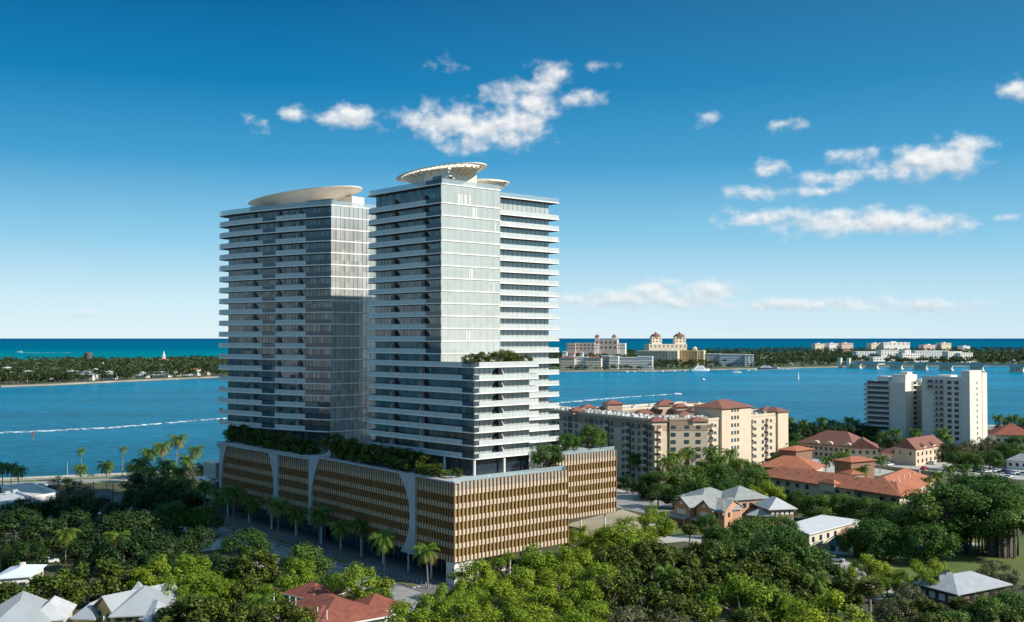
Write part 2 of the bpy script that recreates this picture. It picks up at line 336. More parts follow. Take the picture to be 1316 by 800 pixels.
# islands across the lagoon (z a little above the water, real edges)
isl = [(-2600, 1330)] + [(p.x, p.y) for p in gp((0, 497), (60, 495), (140, 491), (275, 485), (500, 481), (720, 477.5), (850, 476.5), (1000, 473.5), (1090, 471.5), (1316, 470.5))] + [(2600, 2350), (3400, 5200), (1700, 5000), (600, 4300), (-600, 3500), (-1400, 2950), (-3000, 2500)]
kind(MB().prism(isl, -5, 1.0).build('island', ISLE))
rim = MB(); pr = isl[:11]
for a, b in zip(pr[:-1], pr[1:]):
    rim.bar((a[0], a[1], .1), (b[0], b[1], .1), 5, 2.1)
kind(rim.build('island_seawall', mat('bleached_seawall', (.30, .27, .22), .9, var=.3, vscale=.03)))
# boat wakes: foam lying on the water
FOAM = mat('wake_foam', (.80, .86, .90), .8, var=.2, vscale=.15)
def _foam():
    nt = FOAM.node_tree; N = nt.nodes; tc = N.new('ShaderNodeTexCoord'); n = N.new('ShaderNodeTexNoise'); n.inputs['Scale'].default_value = .30; n.inputs['Detail'].default_value = 6; nt.links.new(tc.outputs['Object'], n.inputs['Vector'])
    r = N.new('ShaderNodeMapRange'); r.inputs[1].default_value = .40; r.inputs[2].default_value = .62; nt.links.new(n.outputs['Fac'], r.inputs[0]); t = N.new('ShaderNodeBsdfTransparent'); ms = N.new('ShaderNodeMixShader')
    nt.links.new(r.outputs[0], ms.inputs[0]); nt.links.new(t.outputs[0], ms.inputs[1]); nt.links.new(N['Principled BSDF'].outputs[0], ms.inputs[2]); nt.links.new(ms.outputs[0], N['Material Output'].inputs[0])
_foam()
def wake(pts, w0, w1, label):
    m = MB(); n = 60; P = [G(*p, ZW) for p in pts]; r = random.Random(len(pts) + int(pts[0][0])); rows = []
    for i in range(n + 1):
        t = i / n * (len(P) - 1); k = min(int(t), len(P) - 2); p = P[k].lerp(P[k + 1], t - k); d = (P[k + 1] - P[k]).normalized(); s = Vector((-d.y, d.x, 0))
        w = w0 + (w1 - w0) * i / n; a = w * (.8 + .5 * r.random()); b = w * (.8 + .5 * r.random())
        rows.append((p + s * a, p + s * a * .35, p - s * b * .35, p - s * b))
    vv = []
    for q in rows:
        for j, p in enumerate(q): vv.append((p.x, p.y, ZW + (.04, .35, .35, .04)[j] ))
    m.add(vv, [(4 * i + j, 4 * i + j + 1, 4 * i + 5 + j, 4 * i + 4 + j) for i in range(n) for j in range(3)])
    o = m.build('boat_wake', FOAM); tag(o, label, 'wake'); kind(o, 'stuff'); return o
wake([(871, 506.5), (800, 511), (740, 516), (690, 520)], 2.0, 7.0, 'white foam trail behind the speedboat in the lagoon')
wake([(300, 537), (220, 543.5), (140, 550), (60, 554), (-40, 558)], 3.4, 5.0, 'long white foam trail crossing the near left lagoon')
wake([(26, 453.2), (50, 453.8), (92, 453.6)], 8, 3, 'thin white foam trail out on the open ocean')
# ------------------------------------------------------------------ the two towers and the podium they stand on
FACADE = mat('reflective_facade_glass', (.10, .125, .14), .035, spec=.9, metal=.35)
def tower_glass(name, base, metal, rough, var=.05):
    m = mat(name, base, rough, spec=.8, metal=metal)
    nt = m.node_tree; N = nt.nodes; b = N['Principled BSDF']
    # panes differ slightly in tone, for the blinds and curtains behind them
    tc = N.new('ShaderNodeTexCoord'); mp = N.new('ShaderNodeMapping'); mp.inputs['Scale'].default_value = (.6, .6, .28); nt.links.new(tc.outputs['Object'], mp.inputs[0])
    vo = N.new('ShaderNodeTexVoronoi'); vo.feature = 'F1'; vo.distance = 'CHEBYCHEV'; vo.inputs['Randomness'].default_value = .0; vo.inputs['Scale'].default_value = 1; nt.links.new(mp.outputs[0], vo.inputs['Vector'])
    hs = N.new('ShaderNodeHueSaturation'); hs.inputs['Color'].default_value = (*base, 1)
    sp = N.new('ShaderNodeSeparateColor'); nt.links.new(vo.outputs['Color'], sp.inputs[0])
    mr = N.new('ShaderNodeMapRange'); nt.links.new(sp.outputs[0], mr.inputs[0]); mr.inputs[3].default_value = 1 - var; mr.inputs[4].default_value = 1 + var
    nt.links.new(mr.outputs[0], hs.inputs['Value']); nt.links.new(hs.outputs[0], b.inputs['Base Color'])
    return m
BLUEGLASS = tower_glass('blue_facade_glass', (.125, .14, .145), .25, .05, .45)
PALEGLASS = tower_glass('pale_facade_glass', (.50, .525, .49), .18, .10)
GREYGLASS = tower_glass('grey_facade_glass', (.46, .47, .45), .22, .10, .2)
MULL = mat('facade_mullion', (.13, .135, .14), .4, metal=.5)
SLAB = mat('white_slab_edge', (.82, .80, .76), .5, var=.05, vscale=.3)
SOFFIT = mat('timber_soffit', (.075, .035, .02), .6, var=.2, vscale=1.5)
FROST = glass('frosted_balcony_glass', (.56, .60, .595), .12, .34, .8, .18)
SMOKE = glass('smoked_balcony_glass', (.05, .075, .10), .25, .05, .7)
CLEARG = glass('clear_balustrade_glass', (.42, .52, .56), .55, .05, .6)
PART = mat('arched_partition_paint', (.46, .46, .46), .6)
CANOPY = mat('canopy_cladding', (.80, .69, .57), .6, var=.06, vscale=.3)
CURT = mat('white_curtain', (.60, .60, .57), .8)
def rounded(poly, rads, n=5):
    """round the listed corners of a polygon"""
    out = []
    for i, p in enumerate(poly):
        r = rads[i] if i < len(rads) else 0
        if not r: out.append(p); continue
        p = Vector(p); a = Vector(poly[i - 1]); b = Vector(poly[(i + 1) % len(poly)])
        pa = p + (a - p).normalized() * r; pb = p + (b - p).normalized() * r
        for k in range(n + 1):
            t = k / n; q = pa * (1 - t) ** 2 + p * 2 * t * (1 - t) + pb * t * t; out.append((q.x, q.y))
    return out
def path_wall(mb, pts, z0, z1, th=.06):
    """thin upright wall along a polyline, mitred at its bends"""
    P = [Vector((p[0], p[1])) for p in pts]; off = []
    for i, p in enumerate(P):
        d = (P[min(i + 1, len(P) - 1)] - P[max(i - 1, 0)]).normalized(); off.append(Vector((-d.y, d.x)) * th / 2)
    b = len(mb.v)
    for p, o in zip(P, off):
        for q in (p + o, p - o): mb.v.append((q.x, q.y, z0)); mb.v.append((q.x, q.y, z1))
    for i in range(len(P) - 1):
        a = b + 4 * i; c = a + 4
        mb.f += [(a, c, c + 1, a + 1), (a + 2, a + 3, c + 3, c + 2), (a + 1, c + 1, c + 3, a + 3), (a, a + 2, c + 2, c)]
    mb.f += [(b, b + 1, b + 3, b + 2), (c, c + 2, c + 3, c + 1)]
    return mb
def sub_path(pts, t0, t1):
    """stretch of a polyline between two distances along it"""
    P = [Vector((p[0], p[1])) for p in pts]; out = []; s = 0
    for a, b in zip(P[:-1], P[1:]):
        l = (b - a).length
        for t in ((t0 - s) / l, (t1 - s) / l):
            pass
        lo, hi = max(0, (t0 - s) / l), min(1, (t1 - s) / l)
        if lo < hi:
            if not out: out.append(a.lerp(b, lo))
            out.append(a.lerp(b, hi))
        s += l
    return [(p.x, p.y) for p in out]
def seg_frames(mb, x, ys, z0, z1, w=.07, axis='y'):
    for t in ys:
        if axis == 'y': mb.box(x - w, x + w, t - w / 2, t + w / 2, z0, z1)
        else: mb.box(t - w / 2, t + w / 2, x - w, x + w, z0, z1)
def partition(parent, base, direction, depth, z0, z1, th=.28):
    """quarter-round screen standing between two balconies: full height at the glass, curving down to the edge"""
    d = Vector((*direction, 0)); n = Vector((-d.y, d.x, 0)); b = Vector((*base, 0)); prof = [(0, z0)]
    for k in range(9):
        t = math.pi / 2 * k / 8; prof.append((depth * math.cos(t), z0 + .9 + (z1 - z0 - 1.0) * math.sin(t)))
    prof.insert(1, (depth, z0)); prof.append((0, z1 - .1))
    m = MB(); N_ = len(prof); vv = []
    for s in (-1, 1):
        for a, z in prof: q = b + d * a + n * (s * th / 2); vv.append((q.x, q.y, z))
    m.add(vv, [tuple(range(N_)), tuple(range(N_, 2 * N_))[::-1]] + [((i + 1) % N_, i, N_ + i, N_ + (i + 1) % N_) for i in range(N_)])
    return m.build('partition', PART, parent)
def reflection_arch(parent, base, d, w, z0, z1):
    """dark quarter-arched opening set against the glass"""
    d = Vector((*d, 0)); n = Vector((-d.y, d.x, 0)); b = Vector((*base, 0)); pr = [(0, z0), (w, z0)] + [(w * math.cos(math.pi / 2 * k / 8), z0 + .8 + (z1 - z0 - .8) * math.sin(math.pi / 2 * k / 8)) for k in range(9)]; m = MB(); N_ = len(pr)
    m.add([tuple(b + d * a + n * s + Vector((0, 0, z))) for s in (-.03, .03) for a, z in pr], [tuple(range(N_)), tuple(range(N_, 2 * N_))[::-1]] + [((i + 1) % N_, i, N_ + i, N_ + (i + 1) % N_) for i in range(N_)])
    return m.build('partition_reflection', REFLECTDK, parent)
REFLECTDK = mat('reflection_dark', (.018, .017, .018), .5)  # dark panels stand in for the partitions' reflection in the glass
def disc_canopy(parent, cx, cy, a, b, z, rot, tilt=0.0, ribs=20):
    """open elliptical canopy: an outer ring, a solid inner collar and slats across it"""
    n = 56; cr, sr = math.cos(rot), math.sin(rot)
    def pt(k, f, dz): t = 2 * math.pi * k / n; x, y = a * f * math.cos(t), b * f * math.sin(t); return (cx + x * cr - y * sr, cy + x * sr + y * cr, z + dz + x * tilt)
    ring = MB(); rows = [[pt(k, f, dz) for k in range(n)] for f, dz in ((1, 0), (1, .28), (.88, .55), (.88, .25))]
    b0 = [q for r in rows for q in r]; ring.add(b0, [(j * n + k, j * n + (k + 1) % n, ((j + 1) % 4) * n + (k + 1) % n, ((j + 1) % 4) * n + k) for j in range(4) for k in range(n)])
    ring.build('canopy_ring', CANOPY, parent)
    sl = MB()
    for i in range(1, ribs):
        x = -a * .86 + 2 * a * .86 * i / ribs; y = b * .87 * math.sqrt(max(0, 1 - (x / (a * .87)) ** 2))
        p = [(cx + x * cr - yy * sr, cy + x * sr + yy * cr, z + .28 + x * tilt) for yy in (-y, y)]
        sl.bar(p[0], p[1], .35, .3)
    sl.build('canopy_slats', CANOPY, parent)
    return ring

def build_tower_two():
    t = thing('apartment_tower', 'right glass apartment tower with planted terrace part way up and twin round roof canopies', 'tower', C0, R(42))
    FL = 3.416; Z0 = 30.4; zs = [Z0 + FL * k for k in range(21)] + [103.9]
    low = [(11.8, 6.9), (35.9, 6.9), (35.9, 30.5), (66.8, 30.5), (66.8, 57), (13.5, 57), (11.8, 55.3)]
    upp = [(11.8, 20.6), (33.3, 20.6), (33.3, 30.5), (66.8, 30.5), (66.8, 57), (11.8, 57)]
    L = rounded(low[:5] + [(11.8, 57)], [1.6, 1.6, 0, 1.2, 0, 3]); Uo = rounded(upp, [.4, .2, 0, 1.2, 0, 3])
    wing = rounded([(33.4, 30.5), (66.8, 30.5), (66.8, 57), (33.4, 57)], [0, 1.2, 0, 0])
    for k, z in enumerate(zs):
        s = MB(); s.prism(L if k <= 7 else Uo, z - .28, z); s.build('floor_slab', SLAB, t)
        f = MB(); base = low[:5] + [(11.8, 57)] if k <= 7 else upp
        cx = 35; ins = [(x + (.35 if x < 30 else -.35), y + (.35 if y < 50 else -.35)) for x, y in base]
        f.prism(ins, z - .34, z - .283); f.build('soffit', SOFFIT, t)
    # glass walls, one piece per storey and face
    allz = [25.75] + zs
    for k in range(len(allz) - 1):
        a, b = allz[k] + .0, allz[k + 1] - .34
        lowf = k <= 7
        y0 = 9.2 if lowf else 20.78
        g = MB(); g.box(13.7, 13.95, y0 + (0 if lowf else .25), 54, a, b)
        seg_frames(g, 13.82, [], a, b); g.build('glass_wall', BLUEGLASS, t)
        g = MB()
        if lowf: g.box(13.95, 33.4, y0, y0 + .25, a, b)
        else: g.box(11.9, 33.2, y0, y0 + .25, a, b)
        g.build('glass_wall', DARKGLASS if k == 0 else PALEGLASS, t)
        g = MB(); g.box(33.4, 63.6, 32.6, 32.85, a, b); g.box(63.6, 63.85, 32.85, 55, a, b)
        g.build('glass_wall', PALEGLASS, t)
        if lowf: MB().box(33.4, 33.65, y0, 32.5, a, b).build('glass_wall', PALEGLASS, t)
        else: MB().box(33.0, 33.2, y0 + .25, 32.5, a, b).build('glass_wall', PALEGLASS, t)
        # mullions of the storey
        mm = MB(); mm.box(13.6, 13.68, y0 + 1, 54, b - .12, b - .02); seg_frames(mm, 13.7, [y0 + 1.6 * i for i in range(1, int((54 - y0) / 1.6))], a, b, .045); mm.build('mullions', MULL, t); mm = MB()
        seg_frames(mm, y0, [14 + 1.7 * i for i in range(1, 12)] if lowf else [11.9 + 2.35 * i for i in range(1, 10)], a, b, .06 if lowf else .02, 'x')
        if lowf: mm.box(13.3, 33.3, y0 - .12, y0 - .05, b - .12, b - .02)
        mm.build('mullions', MULL, t); mm = MB()
        seg_frames(mm, 32.6, [33.4 + 1.9 * i for i in range(1, 16)], a, b, .06, 'x')
        mm.box(33.5, 63.5, 32.5, 32.58, b - .12, b - .02); mm.build('mullions', MULL, t)
    # core behind the glass keeps the far side closed
    MB().box(20, 60, 36, 53, 25.7, 103.4).build('core', mat('interior_core', (.33, .32, .31), .9), t)
    # balustrades
    for k, z in enumerate(zs):
        y0 = 6.9 if k <= 7 else 20.6
        lp = rounded([(11.9, y0 + .05), (11.9, 56.9), (20, 56.9)], [0, 3, 0])
        hh = 1.22
        r = MB(); path_wall(r, sub_path(lp, 7.0 if k > 7 else 4.8, 42 + (55 - y0 - 34)), z, z + hh); r.build('balcony_rail', FROST if k < 21 else CLEARG, t)
        cr_ = MB(); path_wall(cr_, sub_path(lp, 1.2 if k <= 7 else .1, 7.0 if k > 7 else 4.8), z, z + hh); cr_.build('corner_rail', SMOKE, t)
        r = MB(); wp = rounded([(33.5 if k > 7 else 36.2, 30.6), (66.7, 30.6), (66.7, 50)], [0, 1.2, 0]); path_wall(r, wp, z, z + hh); r.build('wing_rail', FROST if k < 21 else CLEARG, t)
        if k <= 7:
            fp = rounded([(11.9, 8.2), (11.9, 7.0), (35.8, 7.0), (35.8, 24)], [0, 1.1, 1.5, 0])
            r = MB(); path_wall(r, sub_path(fp, 2.6, 60), z, z + hh); r.build('front_rail', FROST, t)
            r = MB(); path_wall(r, sub_path(fp, 0, 2.6), z, z + hh); r.build('corner_rail', SMOKE, t)
        if 0 <= k < 21:
            for y in (30.5, 44.5): partition(t, (13.7, y), (-1, 0), 1.7, z, z + FL - .42)
            if k < 7: partition(t, (22.4, 9.2), (0, -1), 2.1, z, z + FL - .42); reflection_arch(t, (22.3, 9.12), (-1, 0), 2.3, z, z + FL - .5)
            for y in (30.2, 44.2): reflection_arch(t, (13.62, y), (0, -1), 2.2, z, z + FL - .5)
        if k == 21:
            r = MB(); path_wall(r, [(12.2, 20.9), (33.0, 20.9)], z, z + 1.3); r.build('roof_rail', CLEARG, t)
    # white curtains standing behind a few panes of the front face
    for k, x, w in ((20, 17.6, .9), (20, 18.8, .5), (20, 19.9, .9), (20, 21.6, .6), (19, 22.8, 1.1), (19, 24.1, .4), (18, 30.9, .5), (14, 21.5, .5), (14, 22.3, .7), (13, 30.5, .5), (9, 20.6, .6), (9, 21.5, .6)):
        MB().box(x, x + w, 20.72, 20.777, zs[k] + .1, zs[k] + 2.7).build('curtain', CURT, t)
    # lobby columns at terrace level
    for x, y in ((12.6, 7.6), (23, 7.6), (33.5, 7.6), (12.6, 20), (12.6, 33), (12.6, 47)):
        MB().tube([(x, y, 25.6), (x, y, 30.0)], [.35, .35], 10).build('column', WHITE, t)
    # roof: stair block, drum and two canopies
    MB().box(16.2, 26.5, 23.2, 34, 103.9, 108.85).build('roof_block', CANOPY, t)
    d = MB(); d.lathe([(.60, 103.9), (.66, 106), (.84, 107.9), (1.16, 108.95)], 40, (21.5, 34), 5.4, 12.8); d.build('roof_drum', CANOPY, t)
    d = MB(); d.lathe([(.7, 103.9), (.78, 105), (1.05, 106.6), (1.15, 107.7)], 32, (39, 36), 6, 7); d.build('roof_drum', CANOPY, t)
    disc_canopy(t, 21.5, 33.5, 18, 8.4, 108.9, R(90), -.035)
    disc_canopy(t, 39, 36, 9, 8, 107.7, R(90), .0, 14)
    rb = MB()
    for k in range(26):
        a = 2 * math.pi * k / 26; c_, s_ = math.cos(a), math.sin(a); rb.bar((21.5 + 3.7 * c_, 34 + 8.8 * s_, 106.2), (21.5 + 6.9 * c_, 34 + 16.0 * s_, 109.0), .18, .5)
    rb.build('canopy_ribs', CANOPY, t)
    rs = MB(); rs.box(13, 16.5, 22, 26, 103.9, 106.2); rs.build('roof_screen', BLUEGLASS, t)
    # planted terrace edge on the lower block's roof
    MB().box(15, 33.5, 8.6, 10.4, zs[7], zs[7] + .7).build('terrace_planter', CONC, t)
    return t, zs
TOWER2, TZ2 = build_tower_two()

def build_tower_one():
    K = Vector((-59.6, 358, 0)); e = Vector((-.814, .581, 0)); rz = math.atan2(e.y, e.x) - math.pi / 2
    t = thing('apartment_tower', 'left glass apartment tower with long bowed balconies and one oval roof canopy', 'tower', K, rz)
    FL = 3.93; zs = [31.2 + FL * k for k in range(20)]
    edge = [(0, 0), (-.9, 5), (-1.7, 14), (-2.1, 26), (-1.9, 38), (-1.2, 48), (-.2, 54.5), (1.2, 57.4), (4, 58.5)]
    back = [(30, 56), (35, 24), (29.3, -6.5)]
    out = edge + back
    for z in zs:
        MB().prism(out, z - .36, z).build('floor_slab', SLAB, t)
        MB().prism([(x + (.4 if x < 20 else -.5), y + (.3 if y < 40 else -.6)) for x, y in out], z - .43, z - .363).build('soffit', SOFFIT, t)
    gl = [(.25, .05), (1.6, 1.0), (1.0, 6), (.35, 14), (0, 26), (.2, 38), (.8, 46), (1.6, 52.5), (5, 54)]
    allz = [25.5] + zs
    for k in range(len(allz) - 1):
        a, b = allz[k], allz[k + 1] - .43
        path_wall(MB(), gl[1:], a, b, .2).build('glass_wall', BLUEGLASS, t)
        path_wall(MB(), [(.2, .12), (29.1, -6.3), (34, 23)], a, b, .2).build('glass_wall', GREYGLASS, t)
        mm = MB()
        for i in range(1, 17): q = Vector((.2, .12)).lerp(Vector((29.1, -6.3)), i / 17); mm.box(q.x - .05, q.x + .05, q.y - .16, q.y, a, b)
        mm.build('mullions', MULL, t); mm = MB()
        for i in range(2, 34):
            p = sub_path(gl[1:], 0, 1.6 * i)[-1]; mm.box(p[0] - .16, p[0] - .08, p[1] - .05, p[1] + .05, a, b)
        mm.build('mullions', MULL, t)
    MB().box(8, 27, 4, 46, 25.6, 105.2).build('core', mat('interior_core', (.33, .32, .31), .9), t)
    ins = [(x + .12, y) for x, y in edge]
    tot = 60.0
    for k, z in enumerate(zs):
        hh = 1.42
        if k < 19:
            path_wall(MB(), sub_path(ins, 31, 61.5), z, z + hh).build('balcony_rail', FROST, t)
            path_wall(MB(), sub_path(ins, 10.5, 24.5), z, z + hh).build('balcony_rail', FROST, t)
            path_wall(MB(), sub_path(ins, .1, 10.5), z, z + hh).build('corner_rail', SMOKE, t)
            path_wall(MB(), sub_path(ins, 24.5, 31), z, z + hh * .85).build('recess_rail', SMOKE, t)
            partition(t, (.3, 14.5), (-1, 0), 1.9, z, z + FL - .45); partition(t, (.1, 24.5), (-1, 0), 1.9, z, z + FL - .45); partition(t, (.2, 37), (-1, 0), 1.9, z, z + FL - .45)
            for y0, y1 in ((15, 19), (37.4, 42)):
                MB().box(.0, .22, y0, y1, z + .05, z + 2.5).build('terrace_door', DARKGLASS, t)
        else:
            path_wall(MB(), sub_path(ins, .3, 61.5), z, z + hh).build('roof_rail', CLEARG, t)
            path_wall(MB(), [(.5, -.05), (28.8, -6.1)], z, z + 1.3).build('roof_rail', CLEARG, t)
            MB().box(2.0, 3.0, 2, 14, z, z + 2.3).build('roof_screen', BLUEGLASS, t)
            MB().box(2.0, 3.0, 31, 42, z, z + 2.3).build('roof_screen', BLUEGLASS, t)
    z = zs[-1]
    d = MB(); d.lathe([(.40, z), (.46, z + 1.2)], 48, (12.5, 26), 11, 25); d.build('roof_drum', CANOPY, t)
    # solid oval canopy: shallow dish
    n = 64; cx, cy, a, b = 12.5, 26, 11.5, 26
    def P(f, dz): return [(cx + a * f * math.cos(2 * math.pi * k / n), cy + b * f * math.sin(2 * math.pi * k / n), z + dz - .055 * b * f * math.sin(2 * math.pi * k / n)) for k in range(n)]
    rows = P(.42, .8) + P(.66, 2.9) + P(.93, 5.2) + P(1, 5.6) + P(1, 5.95) + P(.5, 6.2)
    dm = MB(); dm.add(rows, [(j * n + k, j * n + (k + 1) % n, (j + 1) * n + (k + 1) % n, (j + 1) * n + k) for j in range(5) for k in range(n)] + [tuple(range(5 * n, 6 * n)), tuple(range(n))[::-1]])
    dm.build('canopy_dish', CANOPY, t)
    MB().box(14, 20, 4, 9, z, z + 4.5).build('roof_block', CANOPY, t)
    return t, zs
TOWER1, TZ1 = build_tower_one()

# ------------------------------------------------------------------ podium
BRONZE = mat('bronze_fin', (.34, .185, .075), .45, metal=.25, var=.12, vscale=.6)
SPAND = mat('beige_spandrel', (.56, .48, .38), .6, var=.08, vscale=.5)
MESHP = mat('grey_metal_mesh', (.36, .34, .31), .6, var=.15, vscale=.8)
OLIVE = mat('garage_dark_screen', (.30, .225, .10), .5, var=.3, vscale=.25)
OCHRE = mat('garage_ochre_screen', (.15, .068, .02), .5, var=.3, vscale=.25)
DECK = mat('podium_deck', (.40, .38, .35), .85, var=.12, vscale=.3)
WPAN = mat('white_frame_panel', (.40, .41, .42), .6, var=.07, vscale=.3)
def clad(parent, p0, p1, z0, z1, levels, skip=None, pitch=1.26, ochre=False):
    """fin-clad garage face from p0 to p1; outward is to the right of p0->p1 seen from above"""
    d = (p1 - p0); L = d.length; d.normalize(); M = Matrix.Translation(Vector((p0.x, p0.y, 0))) @ Matrix(((d.x, -d.y, 0, 0), (d.y, d.x, 0, 0), (0, 0, 1, 0), (0, 0, 0, 1)))
    # local: x along, y inward
    lh = (z1 - z0) / levels
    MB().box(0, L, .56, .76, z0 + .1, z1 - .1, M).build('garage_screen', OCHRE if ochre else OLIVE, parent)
    n = int(L / pitch); fp = L / n
    for j in range(levels):
        zb = z0 + j * lh
        sp = MB()
        for i in range(n): sp.box(i * fp + .10, (i + 1) * fp - .10, .35, .55, zb, zb + lh * .40, M)
        sp.build('spandrel_band', SPAND, parent)
    ms = MB()
    for i in range(n): ms.box(i * fp + .10, (i + 1) * fp - .10, .38, .5, z1 - lh * .98, z1, M)
    ms.build('mesh_band', MESHP, parent)
    fn = MB()
    for i in range(n + 1): fn.box(i * fp - .11, i * fp + .11, .06, .62, z0 - .15, z1 + .1, M)
    fn.build('fin_screen', BRONZE, parent)
    return M, L
def build_podium():
    t = thing('parking_podium', 'broad parking podium clad in bronze fins carrying both apartment towers', 'podium', (0, 0, 0))
    R1 = C0 + V * 39.7; R2 = R1 + U * 27; R3 = C0 + U * 27 + V * 88.4
    z0, z1 = 6.2, 25.6
    deck = [C0, R1, R2, R3, R3 + U * 60, B1 + V * 70, B1, A1]
    def inset(ps, k):
        c = sum(ps, Vector()) / len(ps); return [(p + (c - p).normalized() * k) for p in ps]
    body = inset(deck, 1.2)
    MB().prism([(p.x, p.y) for p in body], z1 - .6, z1).build('deck', DECK, t)
    MB().prism([(p.x, p.y) for p in inset(deck, 1.6)], z0 - .3, z0).build('underside', WPAN, t)
    # inner garage volume so that nothing shows through
    MB().prism([(p.x, p.y) for p in inset(deck, 4)], z0 + .01, z1 - .61).build('garage_core', mat('garage_interior', (.07, .055, .035), .9), t)
    clad(t, R1, C0, z0, z1 + .3, 6) if False else None
    # faces are listed so that outward lies to the right of travel
    clad(t, C0, R1, z0, z1 + .3, 6)
    clad(t, R1 + U * .9 - V * .1, R2, z0, z1 + .3, 6)
    clad(t, R1 + U * 27 - V * 0, R3, z0, z1 + .3, 6)
    clad(t, R3 + U * .9 - V * .1, R3 + U * 60, z0, z1, 6)
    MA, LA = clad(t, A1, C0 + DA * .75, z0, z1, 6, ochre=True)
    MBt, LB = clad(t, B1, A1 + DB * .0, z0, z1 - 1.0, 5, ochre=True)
    # white frame panels with bowed edges, local x runs from the far end towards the corner
    def panel(Mx, x_edge, arc, z_lo, z_hi):
        """solid between the straight edge x_edge and the arc [(z,x)...]"""
        m = MB(); pts = [(x_edge, z_lo)] + [(x, z) for z, x in arc] + [(x_edge, z_hi)]; n = len(pts)
        vv = [Mx @ Vector((x, y, z)) for y in (-.30, .34) for x, z in pts]
        m.add(vv, [tuple(range(n)), tuple(range(n, 2 * n))[::-1]] + [((i + 1) % n, i, n + i, n + (i + 1) % n) for i in range(n)])
        m.build('white_panel', WPAN, t)
    def arcz(za, zb, f, n=14): return [(za + (zb - za) * i / n, f((i / n))) for i in range(n + 1)]
    S = lambda s: 78 - s
    panel(MA, S(18.0), arcz(5.3, z1 + .2, lambda q: S(20.6 + 5.0 * abs(2 * q - .95) ** 2.2)), 5.3, z1 + .2)
    panel(MA, S(78.2), arcz(5.3, z1 + .2, lambda q: S(76.6 - 5.5 * max(0, q - .35) ** 2 / .42)), 5.3, z1 + .2)
    SB = lambda s: 62 - s
    panel(MBt, SB(20), arcz(5.0, z1 - .8, lambda q: SB(22.6 + 3.2 * abs(2 * q - .9) ** 2)), 5.0, z1 - .8)
    panel(MBt, SB(62.2), arcz(5.0, z1 - .8, lambda q: SB(60.8 - 4.2 * max(0, q - .35) ** 2 / .42)), 5.0, z1 - .8)
    # coping along the deck edges
    cp = MB()
    def cope(a, b, w=1.9, o=0.0, zt=z1 + .35):
        d = (b - a).normalized(); n = Vector((-d.y, d.x, 0)); a2, b2 = a + n * (w / 2 - .1 + o), b + n * (w / 2 - .1 + o)
        cp.bar((a2.x, a2.y, zt - .05), (b2.x, b2.y, zt - .05), w, .36)
    cope(A1, C0); cope(B1, A1, 2.6, -.5, z1 - .6)
    cp.build('coping', WPAN, t)
    pr = MB()
    for a, b in ((C0, R1), (R1, R2), (R2, R3)):
        n = Vector((-(b - a).y, (b - a).x, 0)).normalized(); a2, b2 = a + n * 1.0, b + n * 1.0
        pr.bar((a2.x, a2.y, z1 + .9), (b2.x, b2.y, z1 + .9), .08, 1.2)
    pr.build('deck_balustrade', CLEARG, t)
    # overhanging deck tip at the far left end
    e = B1 + DB * 7.5
    MB().prism([(p.x, p.y) for p in (B1 + V * 1, B1 - V * .6, e + V * 2, e + V * 9, B1 + V * 14)], z1 - 2.0, z1 - .5).build('deck_tip', WPAN, t)
    # pilotis
    cols = [front(s, -.9) for s in (12, 23, 36, 48, 60, 72, 88, 104, 120, 136)] + [C0 + V * s + U * o for s, o in ((9, 2), (20, 2), (31, 2), (9, 12), (20, 12), (33, 12))] + [C0 + U * 29 + V * s for s in (48, 60, 74, 85)]
    for p in cols: MB().tube([(p.x, p.y, 0), (p.x, p.y, z0 - .3)], [.27, .27], 12).build('column', WHITE, t)
    # corner wall at street level
    c = C0 + DA * 1.2
    Mw = Matrix.Translation(Vector((c.x, c.y, 0))) @ Matrix.Rotation(math.atan2(DA.y, DA.x), 4, 'Z')
    MB().box(0, 3.6, -6.5, -.6, 0, z0 - .305, Mw).build('corner_wall', WHITE, t)
    # recessed lobby glazing
    for s0, s1 in ((6, 26), (28, 50), (52, 76), (80, 100), (102, 132)):
        a, b = front(s0, -7), front(s1, -7)
        MB().bar((a.x, a.y, 2.98), (b.x, b.y, 2.98), .2, 5.4).build('lobby_glass', TEALGLASS if s0 > 50 else DARKGLASS, t)
        m = MB(); n = int((s1 - s0) / 2.4)
        for i in range(n + 1): p = front(s0 + (s1 - s0) * i / n, -6.85); m.box(p.x - .07, p.x + .07, p.y - .07, p.y + .07, .12, 5.7)
        m.build('lobby_mullions', WPAN, t)
    core = [front(8, -14), front(76, -14), front(134, -14), front(134, -30), front(76, -40), front(8, -22)]
    MB().prism([(p.x, p.y) for p in core], .13, z0 - .31).build('ground_floor_core', CONC, t)
    return t
PODIUM = build_podium()
# ------------------------------------------------------------------ trees: prototypes as meshes, each tree a thing of its own
def leafmat(name, col, island=.45, objvar=.15, tr=.25, rough=.45, spec=.35):
    return mat(name, col, rough, spec=spec, var=.30, vscale=.38, island=island, objvar=objvar, translucent=tr)
LEAF = {
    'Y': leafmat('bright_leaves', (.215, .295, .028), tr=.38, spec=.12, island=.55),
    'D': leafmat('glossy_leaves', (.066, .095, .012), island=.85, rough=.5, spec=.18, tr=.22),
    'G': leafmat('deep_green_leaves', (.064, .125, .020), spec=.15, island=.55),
    'F': leafmat('shade_darkened_leaves', (.032, .064, .015), island=.55, spec=.15),  # leaf green darkened to stand in for shade
    'O': leafmat('olive_leaves', (.12, .125, .055), island=.35),
    'P': leafmat('palm_fronds', (.095, .165, .022), island=.4, spec=.2),
    'PY': leafmat('yellowing_fronds', (.20, .165, .025), island=.5),
    'S': leafmat('fan_fronds', (.15, .175, .05), island=.5, tr=.4, spec=.15),
}
